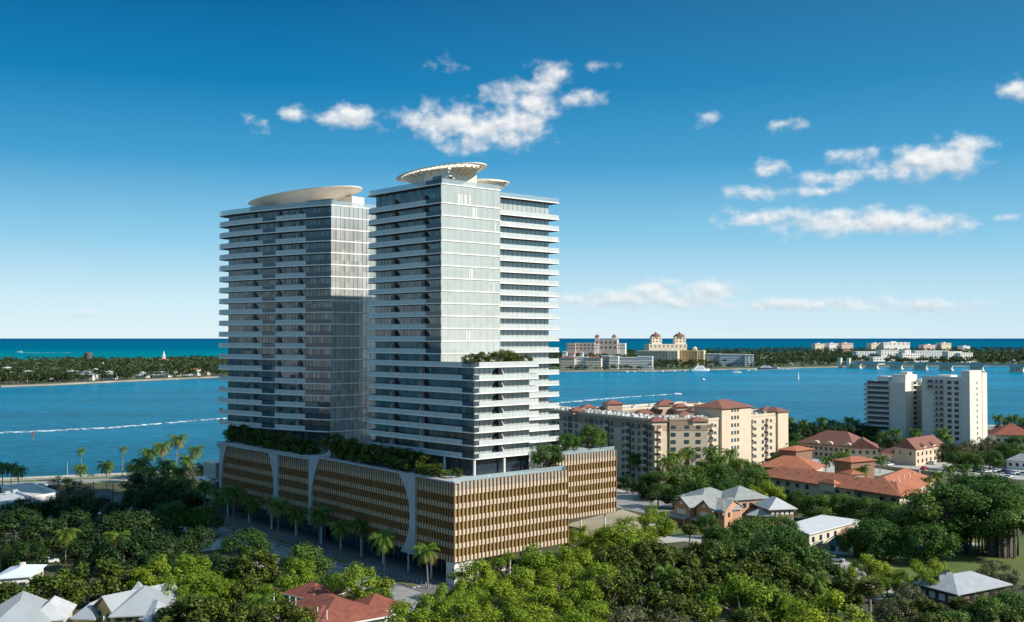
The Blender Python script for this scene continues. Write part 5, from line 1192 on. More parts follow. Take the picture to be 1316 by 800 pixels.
    w = Windows(r, DARKGLASS); w.face(qa[0], qa[1], (1.6, 4.2), n=2, w=1.1); w.face(qb[0], qb[1], (1.8, 4), n=5, w=1.2); w.done()
    pb = MB(); p = qa[0].lerp(qa[1], .5); d1 = (qa[1] - qa[0]).normalized(); n1 = Vector((d1.y, -d1.x, 0)); pq = [qa[0] + n1 * .1, qa[1] + n1 * .1, qa[1] + n1 * 2.2, qa[0] + n1 * 2.2]; put(walls(pq, 2.6, 2.8), 'porch_floor', WHITE, r)
    for k in (2, 3): put(MB().tube([(pq[k].x, pq[k].y, 0), (pq[k].x, pq[k].y, 5.2)], [.12, .12], 6), 'porch_post', WHITE, r)
    r = root('garden_house', 'small house with blue-grey metal roof tucked left of the yellow house', 'house', G(108, 815)); q = quad(G(96, 795, 3.8), G(120, 796, 3.8), 9); put(walls(q, -.2, 3.8), 'wall', YEL, r); put(hip(q, 3.9, 2.6, .7), 'roof', MET, r); w = Windows(r, DARKGLASS); w.face(q[0], q[1], (2,), n=3); w.done()
    r = root('grey_roofed_house', 'large house with ribbed grey and white metal roof in the lower left corner', 'house', G(30, 830))
    q = quad(G(-14, 812, 4.6), G(58, 806, 4.6), 19); put(walls(q, -.2, 4.6), 'wall', CREAM, r); put(hip(q, 4.7, 4.4, .9), 'roof', MET, r); seams(q, 4.7, 4.4, .9, r)
    q = quad(G(40, 798, 4.6), G(80, 796, 4.6), 11); put(walls(q, -.2, 4.6), 'wall', CREAM, r); put(hip(q, 4.7, 3.0, .8), 'roof', ROOF_WHITE, r); w = Windows(r, DARKGLASS); w.face(q[0], q[1], (2.2,), n=4); w.done()
    # red roofs
    r = root('red_roofed_house', 'rambling low house with red shingle hip roofs at the bottom centre', 'house', G(430, 800))
    for (a, b, dp, z, rh, gb) in (((356, 781), (410, 806), 15, 3.6, 3.4, False), ((402, 809), (500, 789), 12, 3.4, 2.6, False), ((402, 770), (436, 762), 9, 3.2, 2.4, False), ((470, 788), (520, 780), 11, 3.3, 2.6, False)):
        q = quad(G(*a, z), G(*b, z), dp); put(walls(q, -.2, z), 'wall', WHITE, r); put(hip(q, z + .05, rh, 1.0), 'roof', ROOF_RED, r); fm = MB(); f = grow_quad(q, 1.04)
        for i in range(4): p0, p1 = f[i], f[(i + 1) % 4]; fm.bar((p0.x, p0.y, z - .12), (p1.x, p1.y, z - .12), .1, .34)
        put(fm, 'eaves_board', WHITE, r)
        w = Windows(r, DARKGLASS); w.face(q[0], q[1], (1.8,), n=4, w=1.3, h=1.2); w.done()
    for px, py in ((372, 772), (380, 774), (408, 786), (420, 790), (352, 768)):
        p = G(px, py, 5.5); put(MB().tube([(p.x, p.y, 4.2), (p.x, p.y, 6.4)], [.13, .13], 6), 'roof_pipe', WHITE, r)
    # glazed pavilion at the podium's far end
    e = B1 + DB * 5; r = root('pavilion', 'white stepped terrace pavilion with glass fronts at the far podium end by the water', 'pavilion', (e.x, e.y))
    q = [e, e + V * 18, e + V * 18 + DB * 12, e + DB * 12]
    for z in (0.3, 6.4, 12.5): put(MB().prism([(p.x, p.y) for p in grow_quad(q, 1.2 if z < 12 else -.6)], z + 4.9, z + 5.3), 'terrace_slab', WHITE, r); put(walls(grow_quad(q, -1), z - .3, z + 4.9), 'glass_front', PALEGLASS, r)
left_houses()
# ------------------------------------------------------------------ the island across the lagoon
IW = mat('island_white', (.80, .77, .73), .7); IC = mat('island_cream', (.78, .66, .50), .7); IY = mat('island_yellow', (.66, .46, .22), .7); IP = mat('island_pink', (.66, .50, .44), .7); IG = mat('island_grey', (.42, .42, .42), .7)
FARGLASS = mat('distant_window', (.10, .105, .11), .4); DOME = mat('dome_tiles', (.22, .10, .075), .8)
def shoreY(px):
    return float(np.interp(px, [-60, 0, 60, 140, 275, 500, 720, 850, 1000, 1090, 1400], [1370, 1378, 1422, 1520, 1700, 1850, 1995, 2040, 2200, 2310, 2380]))
KEEP = []     # screen-side strips kept free of woods: (px0, px1, Y)
def tower_box(r, name, m, px0, px1, ytop, Y, dep, rz=0.0, z0=-.3, win=None, winm=None, rows=None, cap=None):
    """block whose front spans px0..px1 at distance Y and whose top stands at ytop in the photo"""
    a, b = AT(px0, ytop, Y), AT(px1, ytop, Y); w = b.x - a.x; zt = a.z; c = Vector(((a.x + b.x) / 2, Y + dep / 2, 0)); M = Matrix.Translation(c) @ Matrix.Rotation(rz, 4, 'Z')
    m_ = MB().box(-w / 2, w / 2, -dep / 2, dep / 2, z0, zt, M); put(m_, name, m, r)
    if win:
        nc, nr, zl = win
        for i in range(nc):
            for j in range(nr):
                p = M @ Vector((-w / 2 + w * (i + .5) / nc, -dep / 2 - .02, zl + (zt - zl - 1.5) * (j + .5) / nr)); box_at(r, 'window', winm or FARGLASS, p, (w / nc * .42, .3, (zt - zl) / nr * .42), rz)
        sd = max(1, int(nc * dep / w * .6))
        for i in range(min(sd, 3)):
            for j in range(nr):
                p = M @ Vector((w / 2 + .02, -dep / 2 + dep * (i + .5) / min(sd, 3), zl + (zt - zl - 1.5) * (j + .5) / nr)); box_at(r, 'window', winm or FARGLASS, p, (w / nc * .42, .3, (zt - zl) / nr * .42), rz + R(90))
    return c, w, zt, M
def grand_hotel():
    Y = 2330; r = root('grand_hotel', 'huge cream hotel with twin domed towers and yellow wing on the far shore', 'hotel', AT(860, 460, Y)); rz = -.30
    tower_box(r, 'main_block', IC, 832, 882, 442.5, Y + 60, 45, .12, win=(9, 4, 40)); KEEP.append((822, 908, Y))
    for p0, p1 in ((837, 850), (867, 881)):
        c, w, z, M = tower_box(r, 'corner_tower', IC, p0, p1, 433, Y + 75, 20, .12, win=(3, 2, 50)); m = MB(); m.lathe([(w * .56, z), (w * .52, z + 1.2), (w * .44, z + 3.8), (w * .26, z + 6.4), (w * .08, z + 7.6), (w * .08, z + 10), (.1, z + 11)], 12, (c.x, c.y)); put(m, 'dome', DOME, r)
    tower_box(r, 'front_wing', mat('hotel_shaded_beige', (.52, .47, .39), .8), 822, 862, 451, Y, 40, rz, win=(10, 6, 6)); tower_box(r, 'front_wing', IC, 861, 874, 451, Y - 12, 34, rz, win=(3, 6, 6))  # shaded and sunlit parts of the wing put into two wall tones
    tower_box(r, 'yellow_wing', IY, 875, 899, 450.5, Y + 5, 30, rz, win=(6, 5, 8)); tower_box(r, 'yellow_wing', mat('island_pale_yellow', (.80, .64, .38), .7), 898, 907, 450.5, Y + 2, 28, rz, win=(2, 5, 8))
    c, w, z, M = tower_box(r, 'belvedere', IC, 891, 896, 448, Y + 15, 9, rz); put(MB().lathe([(5, z), (3.5, z + 2), (.2, z + 4)], 8, (c.x, c.y)), 'belvedere_roof', IC, r)
    Y = 3250; r = root('ocean_hotel', 'pink-cream ocean hotel with two slim belvedere towers above the woods', 'hotel', AT(785, 450, Y)); rz = -.2; KEEP.append((728, 808, Y - 20))
    for a, b, y, m in ((730, 741, 441.5, IP), (741, 766, 441, IP), (766, 795, 436.5, IP), (793, 805, 441.5, IW), (760, 770, 442, IW)): tower_box(r, 'block', m, a, b, y, Y, 40, rz, win=(5, 2, 25))
    for a in (767.8, 789.5):
        c, w, z, M = tower_box(r, 'belvedere_tower', IP, a - 2.6, a + 2.6, 432.5, Y + 10, 12, rz); put(MB().lathe([(w * .7, z), (w * .5, z + 2.5), (w * .15, z + 4), (w * .12, z + 7)], 8, (c.x, c.y)), 'belvedere_roof', DOME, r)
grand_hotel()
def shore_blocks():
    def blk(nm, lab, cat, parts, rz=-.2):
        rz = .22 if nm == 'island_condominium' else rz
        Y = parts[0][4]; r = root(nm, lab, cat, AT((parts[0][0] + parts[-1][1]) / 2, 470, Y))
        for a, b, y, m, Y_, dep, win, roof in parts:
            c, w, z, M = tower_box(r, 'block', m, a, b, y, Y_, dep, rz, win=win); KEEP.append((a - 1, b + 1, Y_))
            if roof:
                q = [M @ Vector(v) for v in ((-w / 2, -dep / 2, 0), (w / 2, -dep / 2, 0), (w / 2, dep / 2, 0), (-w / 2, dep / 2, 0))]; put(hip(q, z + .1, 3.2, 1.2), 'roof', ROOF_BROWN, r)
            else: put(MB().box(-w / 2 - .6, w / 2 + .6, -dep / 2 - .6, dep / 2 + .6, z + .002, z + .9, M), 'cornice', IW, r)
    blk('shore_apartments', 'red-roofed cream apartments on the far shore beside the right tower', 'apartments', [(721, 740, 460, IC, 2080, 22, (9, 4, 2), True), (740, 756, 459.5, IW, 2085, 22, (7, 4, 2), False), (754, 774, 460.5, IC, 2070, 22, (8, 4, 2), True)])
    blk('shore_apartments', 'white apartments with dark bays beside the red-roofed shore apartments', 'apartments', [(774, 786, 458, IG, 2110, 20, (5, 4, 2), False), (784, 796, 458.5, IW, 2090, 20, (5, 4, 2), False)])
    blk('shore_apartments', 'long white waterfront apartments left of the twin-domed hotel', 'apartments', [(797, 822, 460, IW, 2130, 22, (10, 4, 2), False), (821, 840, 459, IW, 2080, 24, (6, 4, 2), False)])
    blk('slab_apartments', 'long pale slab apartments right of the yellow hotel wing', 'apartments', [(907, 928, 455.5, mat('slab_greybeige', (.50, .47, .43), .8), 2300, 20, (8, 5, 2), False), (926, 960, 456, mat('slab_bluegrey', (.56, .62, .66), .8), 2290, 20, (13, 5, 2), False), (959, 970, 456.5, IW, 2270, 22, (2, 5, 2), False)])
    blk('island_condominium', 'bright white stepped block nearest the bridge on the far island', 'apartments', [(1157, 1182, 454.8, IW, 2550, 30, (7, 3, 6), False), (1162, 1170, 450.5, IW, 2570, 18, (2, 2, 20), False)])
    blk('island_condominium', 'small white block left of the bright stepped block beyond the bridge', 'apartments', [(1120, 1137, 459.5, IW, 2450, 26, (4, 2, 4), False)])
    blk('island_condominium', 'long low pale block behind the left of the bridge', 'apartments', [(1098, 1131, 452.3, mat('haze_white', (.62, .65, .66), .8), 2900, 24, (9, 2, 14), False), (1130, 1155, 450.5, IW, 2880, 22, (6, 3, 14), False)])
    blk('island_condominium', 'long grey-white block right of the bright stepped block', 'apartments', [(1172, 1220, 451.5, MATS['haze_white'], 2750, 24, (14, 4, 8), False)])
    blk('island_condominium', 'white balconied block farthest right behind the bridge', 'apartments', [(1216, 1236, 452.5, IW, 2650, 24, (6, 5, 4), False), (1232, 1250, 454, IW, 2640, 24, (5, 4, 4), False)])
    rr = random.Random(9)
    for i, (a, b, y, lab) in enumerate(((1046, 1060, 442, 'low white ocean block at the left of the far skyline'), (1064, 1076, 441.5, 'second white ocean block in the far skyline, cream toned'), (1080, 1096, 441.2, 'third ocean block in the far skyline, beside the long white one'), (1118, 1134, 441.5, 'bright ocean block left of the longest one'), (1133, 1170, 440.2, 'longest bright white ocean-front block on the skyline'), (1185, 1206, 443.5, 'low ocean block right of the longest one'), (1208, 1222, 441, 'pinkish ocean block topped by a small tower'), (1236, 1246, 445, 'last small ocean block at the right of the skyline'))):
        Y = 4700; r = root('ocean_block', lab, 'building', AT((a + b) / 2, 446, Y)); tower_box(r, 'block', (IW, IC, IP)[(i * 2 + 1) % 3 if i != 4 else 0], a, b, y, Y, 40, .2, win=(6, 2, 30)); tower_box(r, 'roof_house', IW, a + (b - a) * .3, a + (b - a) * .5, y - 1, Y + 10, 20, .2)
    # villas along the left shore
    V_ = [(17, 29, 483, 1440, 'cream villa with red roof at the far left island shore', True), (95, 121, 479.5, 1500, 'broad white villa with stepped roofs on the left island shore', False), (131, 147, 479.5, 1530, 'cream villa right of the broad white one', False), (175, 188, 480.5, 1560, 'low cream villa behind a round tree', False), (193, 218, 480, 1570, 'longest cream villa on the left island shore', False), (222, 229, 477.5, 1600, 'small white house between dark trees on the left island', False), (237, 245, 480.5, 1590, 'small cream house with dark gable near the tower edge', False), (245, 254, 472.5, 1720, 'red-roofed white house among the left island trees', True), (256, 267, 477, 1620, 'tall pale villa beside the left tower edge', False), (62, 72, 485.5, 1430, 'little cream boathouse beside a leafy bank', False),
          (54, 62, 463, 2700, 'white flat house near the ocean side of the left island', False), (126, 133, 464.5, 2500, 'second white flat house near the ocean side', False), (205, 214, 460, 2600, 'red-roofed church at the ocean side of the left island', True), (4, 10, 471, 1900, 'white house half hidden at the very left of the island', False), (115, 122, 473, 1750, 'white house above the broad villa in the woods', False), (30, 37, 476, 1700, 'pale house between palm trunks on the left island', False), (86, 96, 475.5, 1690, 'pale terrace house in the woods left of the broad villa', False)]
    for a, b, y, Y, lab, red in V_:
        Y = max(Y, shoreY(a) + 80)
        r = root('villa', lab, 'house', AT((a + b) / 2, 485, Y)); KEEP.append((a - 1, b + 1, Y)); w = (b - a)
        c, ww, z, M = tower_box(r, 'wall', IW if int(a) % 2 else IC, a, b, y + 2.4, Y, 14, -.15, win=(max(3, int(w / 3)), 2 if w > 8 else 1, .5)); q = [M @ Vector(v) for v in ((-ww / 2, -7, 0), (ww / 2, -7, 0), (ww / 2, 7, 0), (-ww / 2, 7, 0))]
        put(hip(q, z + .1, 2.2, 1.2), 'roof', ROOF_TERRA if red else ROOF_WHITE, r)
        if w > 12: c, ww, z, M = tower_box(r, 'upper_storey', IW, a + w * .35, a + w * .7, y - 1.2, Y + 4, 9, -.15); q = [M @ Vector(v) for v in ((-ww / 2, -4, 0), (ww / 2, -4, 0), (ww / 2, 4, 0), (-ww / 2, 4, 0))]; put(hip(q, z + .1, 1.6, 1.0), 'roof', ROOF_WHITE, r)
    p = AT(210.5, 456, 2640); r = root('church_steeple', 'slim white church steeple above the left island woods', 'steeple', p); put(MB().box(p.x - 3, p.x + 3, p.y - 3, p.y + 3, 0, p.z - 4), 'tower', IW, r); put(MB().lathe([(4, p.z - 4), (2.4, p.z), (.2, p.z + 9)], 8, (p.x, p.y)), 'spire', IW, r)
    p = AT(113.5, 455, 2750); r = root('water_tank', 'dark drum-shaped block above the trees of the left island', 'tower', p); put(MB().lathe([(9.5, 0), (9.5, p.z + 1), (9, p.z + 3), (4, p.z + 4)], 20, (p.x, p.y)), 'drum', mat('dark_greenery_wall', (.10, .085, .08), .9), r)
    # scattered small roofs poking from the right-hand woods: lifted one by one
    rr = random.Random(12); n = 0
    for (px, py, Y, w) in ((956, 447, 3900, 8), (984, 447.5, 3900, 6), (995, 448, 3800, 4), (1010, 445, 4300, 5), (1030, 447, 4200, 6), (984, 461, 2700, 4), (993, 461, 2650, 4), (1038, 461, 2650, 6), (1050, 461, 2620, 5), (1063, 462, 2600, 8), (1017, 468, 2350, 7), (1262, 447, 4300, 6), (1282, 448, 4200, 5), (1300, 446, 4300, 8), (1255, 466, 2500, 9), (1290, 460, 2700, 4), (1304, 464, 2500, 6), (1238, 458, 2700, 6), (726, 453, 2500, 6), (735, 455, 2450, 8), (748, 454, 2500, 4), (1186, 466, 2450, 7), (1145, 466, 2400, 8), (1106, 464, 2450, 6)):
        if Y > 3500: continue
        n += 1; r = root('distant_house', 'small white house showing through the woods of the far right island', 'house', AT(px, py, Y), 'small houses in the far right woods'); KEEP.append((px - w / 2, px + w / 2, Y)); c, ww, z, M = tower_box(r, 'wall', IW, px - w / 2, px + w / 2, py - .3, Y, 12, -.2); q = [M @ Vector(v) for v in ((-ww / 2, -6, 0), (ww / 2, -6, 0), (ww / 2, 6, 0), (-ww / 2, 6, 0))]; put(hip(q, z + .1, 2, 1), 'roof', ROOF_WHITE if n % 4 else ROOF_TERRA, r)
shore_blocks()
# ---- woods: one stuff mass per island part, plus single trees along the water
def woods(name, px0, px1, near, far, n, seed, hmin, hmax, leaf):
    rng = np.random.default_rng(seed); Cs, Ns, Ss = [], [], []; k = 0
    while k < n:
        px = rng.uniform(px0, px1); Y0, Y1 = near(px), far(px); Y = Y0 + (Y1 - Y0) * rng.random() ** 1.6
        if any(a <= px <= b and -90 < Y - D < 70 for a, b, D in KEEP): k += 1; continue
        X = (px - 658) / F * Y; h = rng.uniform(hmin, hmax); rad = rng.uniform(4, 7.5); m = 26
        d = rng.normal(size=(m, 3)); d /= np.linalg.norm(d, axis=1, keepdims=True); d[:, 2] = np.abs(d[:, 2]) * 1.1 - .35
        Cs.append(np.array([X, Y, h - rad * .6]) + d * rad * np.array([1, 1, .75]) * rng.uniform(.75, 1.05, (m, 1))); Ns.append(d + rng.normal(size=(m, 3)) * .5 + np.array([0, 0, .3])); Ss.append(rng.uniform(2.2, 4.6, m)); k += 1
    o = link(name, quads_mesh(name, np.concatenate(Cs), np.concatenate(Ns), np.concatenate(Ss), leaf, .8, rng)); kind(o, 'stuff'); return o
WOODL = mat('island_foliage', (.040, .066, .022), .7, island=.6, translucent=.15, var=.45, vscale=.012, spec=.2)
tag(woods('island_woods', -40, 300, lambda p: shoreY(p) + 45, lambda p: 2950 if p < 200 else 3100, 1700, 101, 8, 14, WOODL), 'dense dark green woods covering the left part of the far island', 'woods')
tag(woods('island_woods', 700, 1400, lambda p: shoreY(p) + 70, lambda p: float(np.interp(p, [700, 850, 1000, 1320], [3900, 4600, 5400, 5400])), 5600, 102, 11, 19, WOODL), 'dense dark green woods covering the right part of the far island', 'woods')
def far_protos():
    rng = np.random.default_rng(131)
    for i in range(3):
        m = 110; d = rng.normal(size=(m, 3)); d /= np.linalg.norm(d, axis=1, keepdims=True); d[:, 2] = d[:, 2] * .9 + .1
        C = np.array([0, 0, 6.2]) + d * np.array([5, 5, 3.9]) * rng.uniform(.6, 1.08, (m, 1)); me = quads_mesh('crown', C, d + rng.normal(size=(m, 3)) * .5, rng.uniform(1.2, 2.6, m), WOODL, .8, rng)
        t = MB(); t.tube([(0, 0, -.5), (0, 0, 6)], [.5, .3], 5); PROTO['T%d' % i] = (me, t.mesh('trunk', BARK))
    for i in range(2):
        r = random.Random(140 + i); V_, f = [], []
        for k in range(16):
            a = 2.4 * k; e = 1.0 - 1.7 * k / 15; d = Vector((math.cos(a) * math.cos(e), math.sin(a) * math.cos(e), math.sin(e))) * 3.6; s = Vector((-math.sin(a), math.cos(a), 0)) * .75; b = len(V_); p = Vector((0, 0, 13))
            V_ += [tuple(p - s * .3), tuple(p + s * .3), tuple(p + d * .6 + s), tuple(p + d + Vector((0, 0, -1.2))), tuple(p + d * .6 - s)]; f.append((b, b + 1, b + 2, b + 3, b + 4))
        me = bpy.data.meshes.new('fronds'); me.from_pydata(V_, [], f); me.materials.append(WOODL); me.update(); t = MB(); t.tube([(0, 0, -.5), (.3, 0, 13)], [.42, .28], 5); PROTO['Q%d' % i] = (me, t.mesh('trunk', PALMBARK))
far_protos()
def far_row():
    r = random.Random(77)
    for (a, b, n, grp, g2) in ((-10, 274, 84, 'shore trees of the left island', 'shore palms of the left island'), (722, 1316, 150, 'shore trees of the right island', 'shore palms of the right island')):
        side = grp.split()[4]
        for i in range(n):
            px = a + (b - a) * (i + r.random() * .8) / n; Y = shoreY(px) + r.uniform(22, 75)
            if any(p <= px <= q and -5 < D - Y < 250 and D < 1700 for p, q, D in KEEP) and r.random() < .25: continue
            if side == 'right' and any(p <= px <= q and 0 < D - Y < 300 for p, q, D in KEEP) and r.random() < .12: continue
            palm = r.random() < .4; key = r.choice(('Q0', 'Q1')) if palm else r.choice(('T0', 'T1', 'T2')); me, tm = PROTO[key]; s = r.uniform(.75, 1.25) * (.8 if side == 'right' else 1)
            o = thing('palm_tree' if palm else 'broadleaf_tree', ('slim palm standing along the water on the far %s island' if palm else 'round dark tree standing along the water on the far %s island') % side, 'palm' if palm else 'tree', ((px - 658) / F * Y, Y, 1.0), r.uniform(0, 6), g2 if palm else grp); o.scale = (s * 1.1, s * 1.1, s * r.uniform(.85, 1.15)); link('trunk', tm, o); link('fronds' if palm else 'crown', me, o)
far_row()
# ---- bridge
def bridge():
    a, b = AT(1082, 467.2, 2260), AT(1400, 470.5, 1900); zt = 13.0; d = Vector((b.x - a.x, b.y - a.y, 0)); L = d.length; d.normalize(); n = Vector((-d.y, d.x, 0)); r = root('road_bridge', 'long low road bridge on paired piers crossing the lagoon at the far right', 'bridge', a); m = MB(); M = Matrix.Translation(Vector((a.x, a.y, 0))) @ Matrix.Rotation(math.atan2(d.y, d.x), 4, 'Z'); BG = mat('bridge_concrete', (.42, .44, .43), .8)
    put(MB().box(0, L, -8, 8, 10, 12, M), 'deck', BG, r); put(MB().box(0, L, -8.4, -8, 11.5, 13.2, M), 'parapet', BG, r); put(MB().box(0, L, 8, 8.4, 11.5, 13.2, M), 'parapet', BG, r)
    for px in (1098, 1120, 1151, 1182.5, 1215, 1254.5, 1306, 1350):
        # pier where this line of sight meets the bridge axis
        k = (px - 658) / F; s = (k * a.y - a.x) / (d.x - k * d.y)
        m = MB(); m.box(s - 11, s + 11, -7.5, 7.5, 8.3, 9.998, M)
        for i in range(5): m.box(s - 10 + 4.4 * i, s - 7.6 + 4.4 * i, -7, 7, -3, 8.3, M)
        m.box(s - 12, s + 12, -8.3, 8.3, -2, .6, M); put(m, 'pier', IC, r)
    for px in (1083, 1094):
        k = (px - 658) / F; s = (k * a.y - a.x) / (d.x - k * d.y); m = MB(); m.box(s - 3.5, s + 3.5, -14, -8.41, -2, 19, M); m.box(s - 4.2, s + 4.2, -14.6, -8.41, 19.002, 20, M); put(m, 'control_tower', IC, r)
bridge()
# ---- boats
def hull_mb(L, B, h, z=ZW):
    m = MB(); st = [(-.5, .8, 1), (-.3, 1, 1), (0, 1, 1), (.25, .85, 1.05), (.42, .45, 1.2), (.5, .03, 1.3)]; n = 5; vv = []
    for x, w, k in st:
        for y, zz in ((-w, h * k), (-w * .85, 0), (0, -.35 * h), (w * .85, 0), (w, h * k)): vv.append((x * L, y * B / 2, z + zz))
    f = [(i * n + j, i * n + j + 1, (i + 1) * n + j + 1, (i + 1) * n + j) for i in range(len(st) - 1) for j in range(n - 1)] + [(i * n, (i + 1) * n, (i + 1) * n + 4, i * n + 4) for i in range(len(st) - 1)] + [(0, 4, 3, 2, 1)]
    return m.add(vv, f)
BOATW = mat('boat_white', (.82, .82, .81), .35); BOATD = mat('boat_dark', (.05, .06, .09), .3, spec=.6)
def yacht(lab, px, py, L, rz, decks=3, group=None, dark=False):
    p = G(px, py, ZW); t = thing('motor_yacht', lab, 'boat', (p.x, p.y, 0), rz, group); hull_mb(L, L * .23, L * .09).build('hull', BOATD if dark else BOATW, t); z = ZW + L * .09
    for i in range(decks):
        l = L * (.62 - .15 * i); w = L * (.19 - .035 * i); h = L * .065; m = MB(); m.add([(-l * .5 - L * .04, -w / 2, z), (l * .5, -w / 2, z), (l * .5, w / 2, z), (-l * .5 - L * .04, w / 2, z), (-l * .5 - L * .04, -w / 2, z + h), (l * .36, -w * .45, z + h), (l * .36, w * .45, z + h), (-l * .5 - L * .04, w / 2, z + h)], [(3, 2, 1, 0), (4, 5, 6, 7), (0, 1, 5, 4), (1, 2, 6, 5), (2, 3, 7, 6), (3, 0, 4, 7)]); m.build('deckhouse', BOATW, t)
        MB().box(-l * .42, l * .30, -w / 2 - .05, w / 2 + .05, z + h * .35, z + h * .75).build('window_band', BOATD, t); z += h
    MB().tube([(-L * .08, 0, z - .1), (-L * .1, 0, z + L * .12)], [L * .012, L * .006], 5).build('mast', BOATW, t); return t
yacht('large white motor yacht moored below the yellow hotel wing', 900, 476.8, 36, R(8)); yacht('dark-hulled yacht at the marina right of the slab apartments', 985, 475.2, 34, R(-5), 2, dark=True); yacht('white yacht moored just right of the dark-hulled yacht', 996, 474.8, 22, R(150), 2); yacht('small white ferry boat out before the slab apartments', 946, 479.5, 20, R(180), 1)
yacht('white speedboat pulling the foam trail in the lagoon', 871, 507, 9, R(15), 1); yacht('white boat on the ocean ahead of the thin foam trail', 25, 453.1, 26, R(180), 1)
for i, (px, py) in enumerate(((962, 476.6), (970, 476.2), (1004, 475), (1012, 474.8), (806, 478.4), (815, 478.2), (828, 478.2), (840, 477.8), (852, 477.8), (866, 477.6), (878, 477.4))): yacht('small white motorboat moored along the far marina docks', px, py, 11, R(60 + 40 * (i % 4)), 1, 'small boats at the marina docks')
for i, (px, py) in enumerate(((80, 494.3), (96, 493.6), (132, 492.2), (160, 491.2), (215, 488.6), (226, 488.2), (262, 486.6))): yacht('small white boat moored along the left island seawall', px, py, 10, R(30 + 50 * (i % 3)), 1, 'small boats at the left island docks')
p = G(904, 489.5, ZW); t = thing('mooring_buoy', 'round white buoy afloat below the large yacht', 'buoy', (p.x, p.y, ZW)); MB().lathe([(.2, -.8), (2.0, -.2), (2.5, .8), (1.9, 2), (.6, 2.7), (.3, 3.6)], 12).build('float', BOATW, t); MB().lathe([(2.3, .1), (2.56, .75), (2.5, 1.0)], 12).build('fender_ring', BOATD, t)
p = G(1026.5, 488, ZW); t = thing('sailboat', 'small sailboat with one white sail in the right lagoon', 'boat', (p.x, p.y, 0), R(70)); hull_mb(9, 2.6, .9).build('hull', BOATW, t); MB().tube([(.6, 0, ZW + .8), (.6, 0, ZW + 12.5)], [.12, .07], 6).build('mast', STEEL, t); m = MB(); m.add([(.5, .03, ZW + 1.8), (-3.6, .55, ZW + 1.9), (-1.2, .4, ZW + 7), (.5, .03, ZW + 12.2), (.5, -.05, ZW + 1.8), (-3.6, .47, ZW + 1.9), (-1.2, .32, ZW + 7), (.5, -.05, ZW + 12.2)], [(0, 1, 2, 3), (7, 6, 5, 4), (0, 4, 5, 1), (1, 5, 6, 2), (2, 6, 7, 3), (3, 7, 4, 0)]); m.build('sail', BOATW, t)
p = G(42, 566, ZW); t = thing('channel_marker', 'red channel marker on a post in the left lagoon', 'marker', (p.x, p.y, ZW)); MB().tube([(0, 0, -2), (0, 0, 4.2)], [.3, .3], 8).build('post', mat('marker_post', (.30, .12, .10), .8), t); m = MB(); m.add([(-1.1, -.08, 3.4), (1.1, -.08, 3.4), (0, -.08, 5.4), (-1.1, -.2, 3.4), (1.1, -.2, 3.4), (0, -.2, 5.4)], [(0, 2, 1), (3, 4, 5), (0, 1, 4, 3), (1, 2, 5, 4), (2, 0, 3, 5)]); m.build('daymark', mat('marker_red', (.55, .05, .04), .6), t)
for i, (a, b, lab) in enumerate((((76, 494.5), (102, 493.2), 'pale timber dock on the left island shore below the broad white villa'), ((150, 491.4), (172, 490.8), 'pale timber dock on the left island shore below the low cream villa'), ((805, 479), (870, 478.2), 'long marina dock before the twin-domed hotel'), ((960, 477), (1020, 475.4), 'long marina dock right of the slab apartments'))):
    p, q = G(*a, ZW), G(*b, ZW); t = thing('dock', lab, 'dock', (p.x, p.y, ZW)); m = MB(); v = q - p; m.bar((0, 0, 1.2), (v.x, v.y, 1.2), 3, .3); m.build('planks', CONC, t)
    for k in range(6): w = v * (k + .5) / 6; MB().tube([(w.x, w.y, -2), (w.x, w.y, 2.4)], [.25, .25], 6).build('pile', BARK, t)
# ------------------------------------------------------------------ street furniture, cars, people
def car_proto(name):
    t = thing(name, 'x', 'car'); prof = [(-2.25, .35), (-2.3, .75), (-2.15, .95), (-1.75, 1.0), (-1.35, 1.45), (.25, 1.48), (.95, 1.0), (2.0, .88), (2.25, .65), (2.22, .35)]
    return t, prof
CARCOL = {'white': (.78, .78, .77), 'silver': (.48, .50, .52), 'black': (.02, .022, .025), 'red': (.35, .02, .03), 'blue': (.05, .10, .22), 'grey': (.18, .19, .20)}
CAR = {}; LASTCAR = []
def car_mesh(colour):
    m = MB(); low = [(-2.25, .35), (-2.3, .72), (-2.1, .95), (-1.5, 1.0), (1.0, .98), (2.0, .86), (2.26, .62), (2.22, .35)]; n = len(low)
    m.add([(x, s * .88, z) for s in (-1, 1) for x, z in low], [tuple(range(n)), tuple(range(n, 2 * n))[::-1]] + [((i + 1) % n, i, n + i, n + (i + 1) % n) for i in range(n)])
    m.box(-1.25, .15, -.66, .66, 1.42, 1.5); return m.mesh('body', mat('car_paint_' + colour, CARCOL[colour], .25, spec=.6))
def cabin_mesh():
    m = MB(); m.add([(-1.65, -.8, .99), (1.0, -.8, .97), (1.0, .8, .97), (-1.65, .8, .99), (-1.25, -.65, 1.43), (.2, -.65, 1.43), (.2, .65, 1.43), (-1.25, .65, 1.43)], [(3, 2, 1, 0), (4, 5, 6, 7), (0, 1, 5, 4), (1, 2, 6, 5), (2, 3, 7, 6), (3, 0, 4, 7)]); return m.mesh('cabin', DARKGLASS)
CABM = cabin_mesh(); WH = MB(); WH.tube([(0, -.1, 0), (0, .1, 0)], [.33, .33], 12); WHM = WH.mesh('wheel', mat('tyre', (.02, .02, .02), .8))
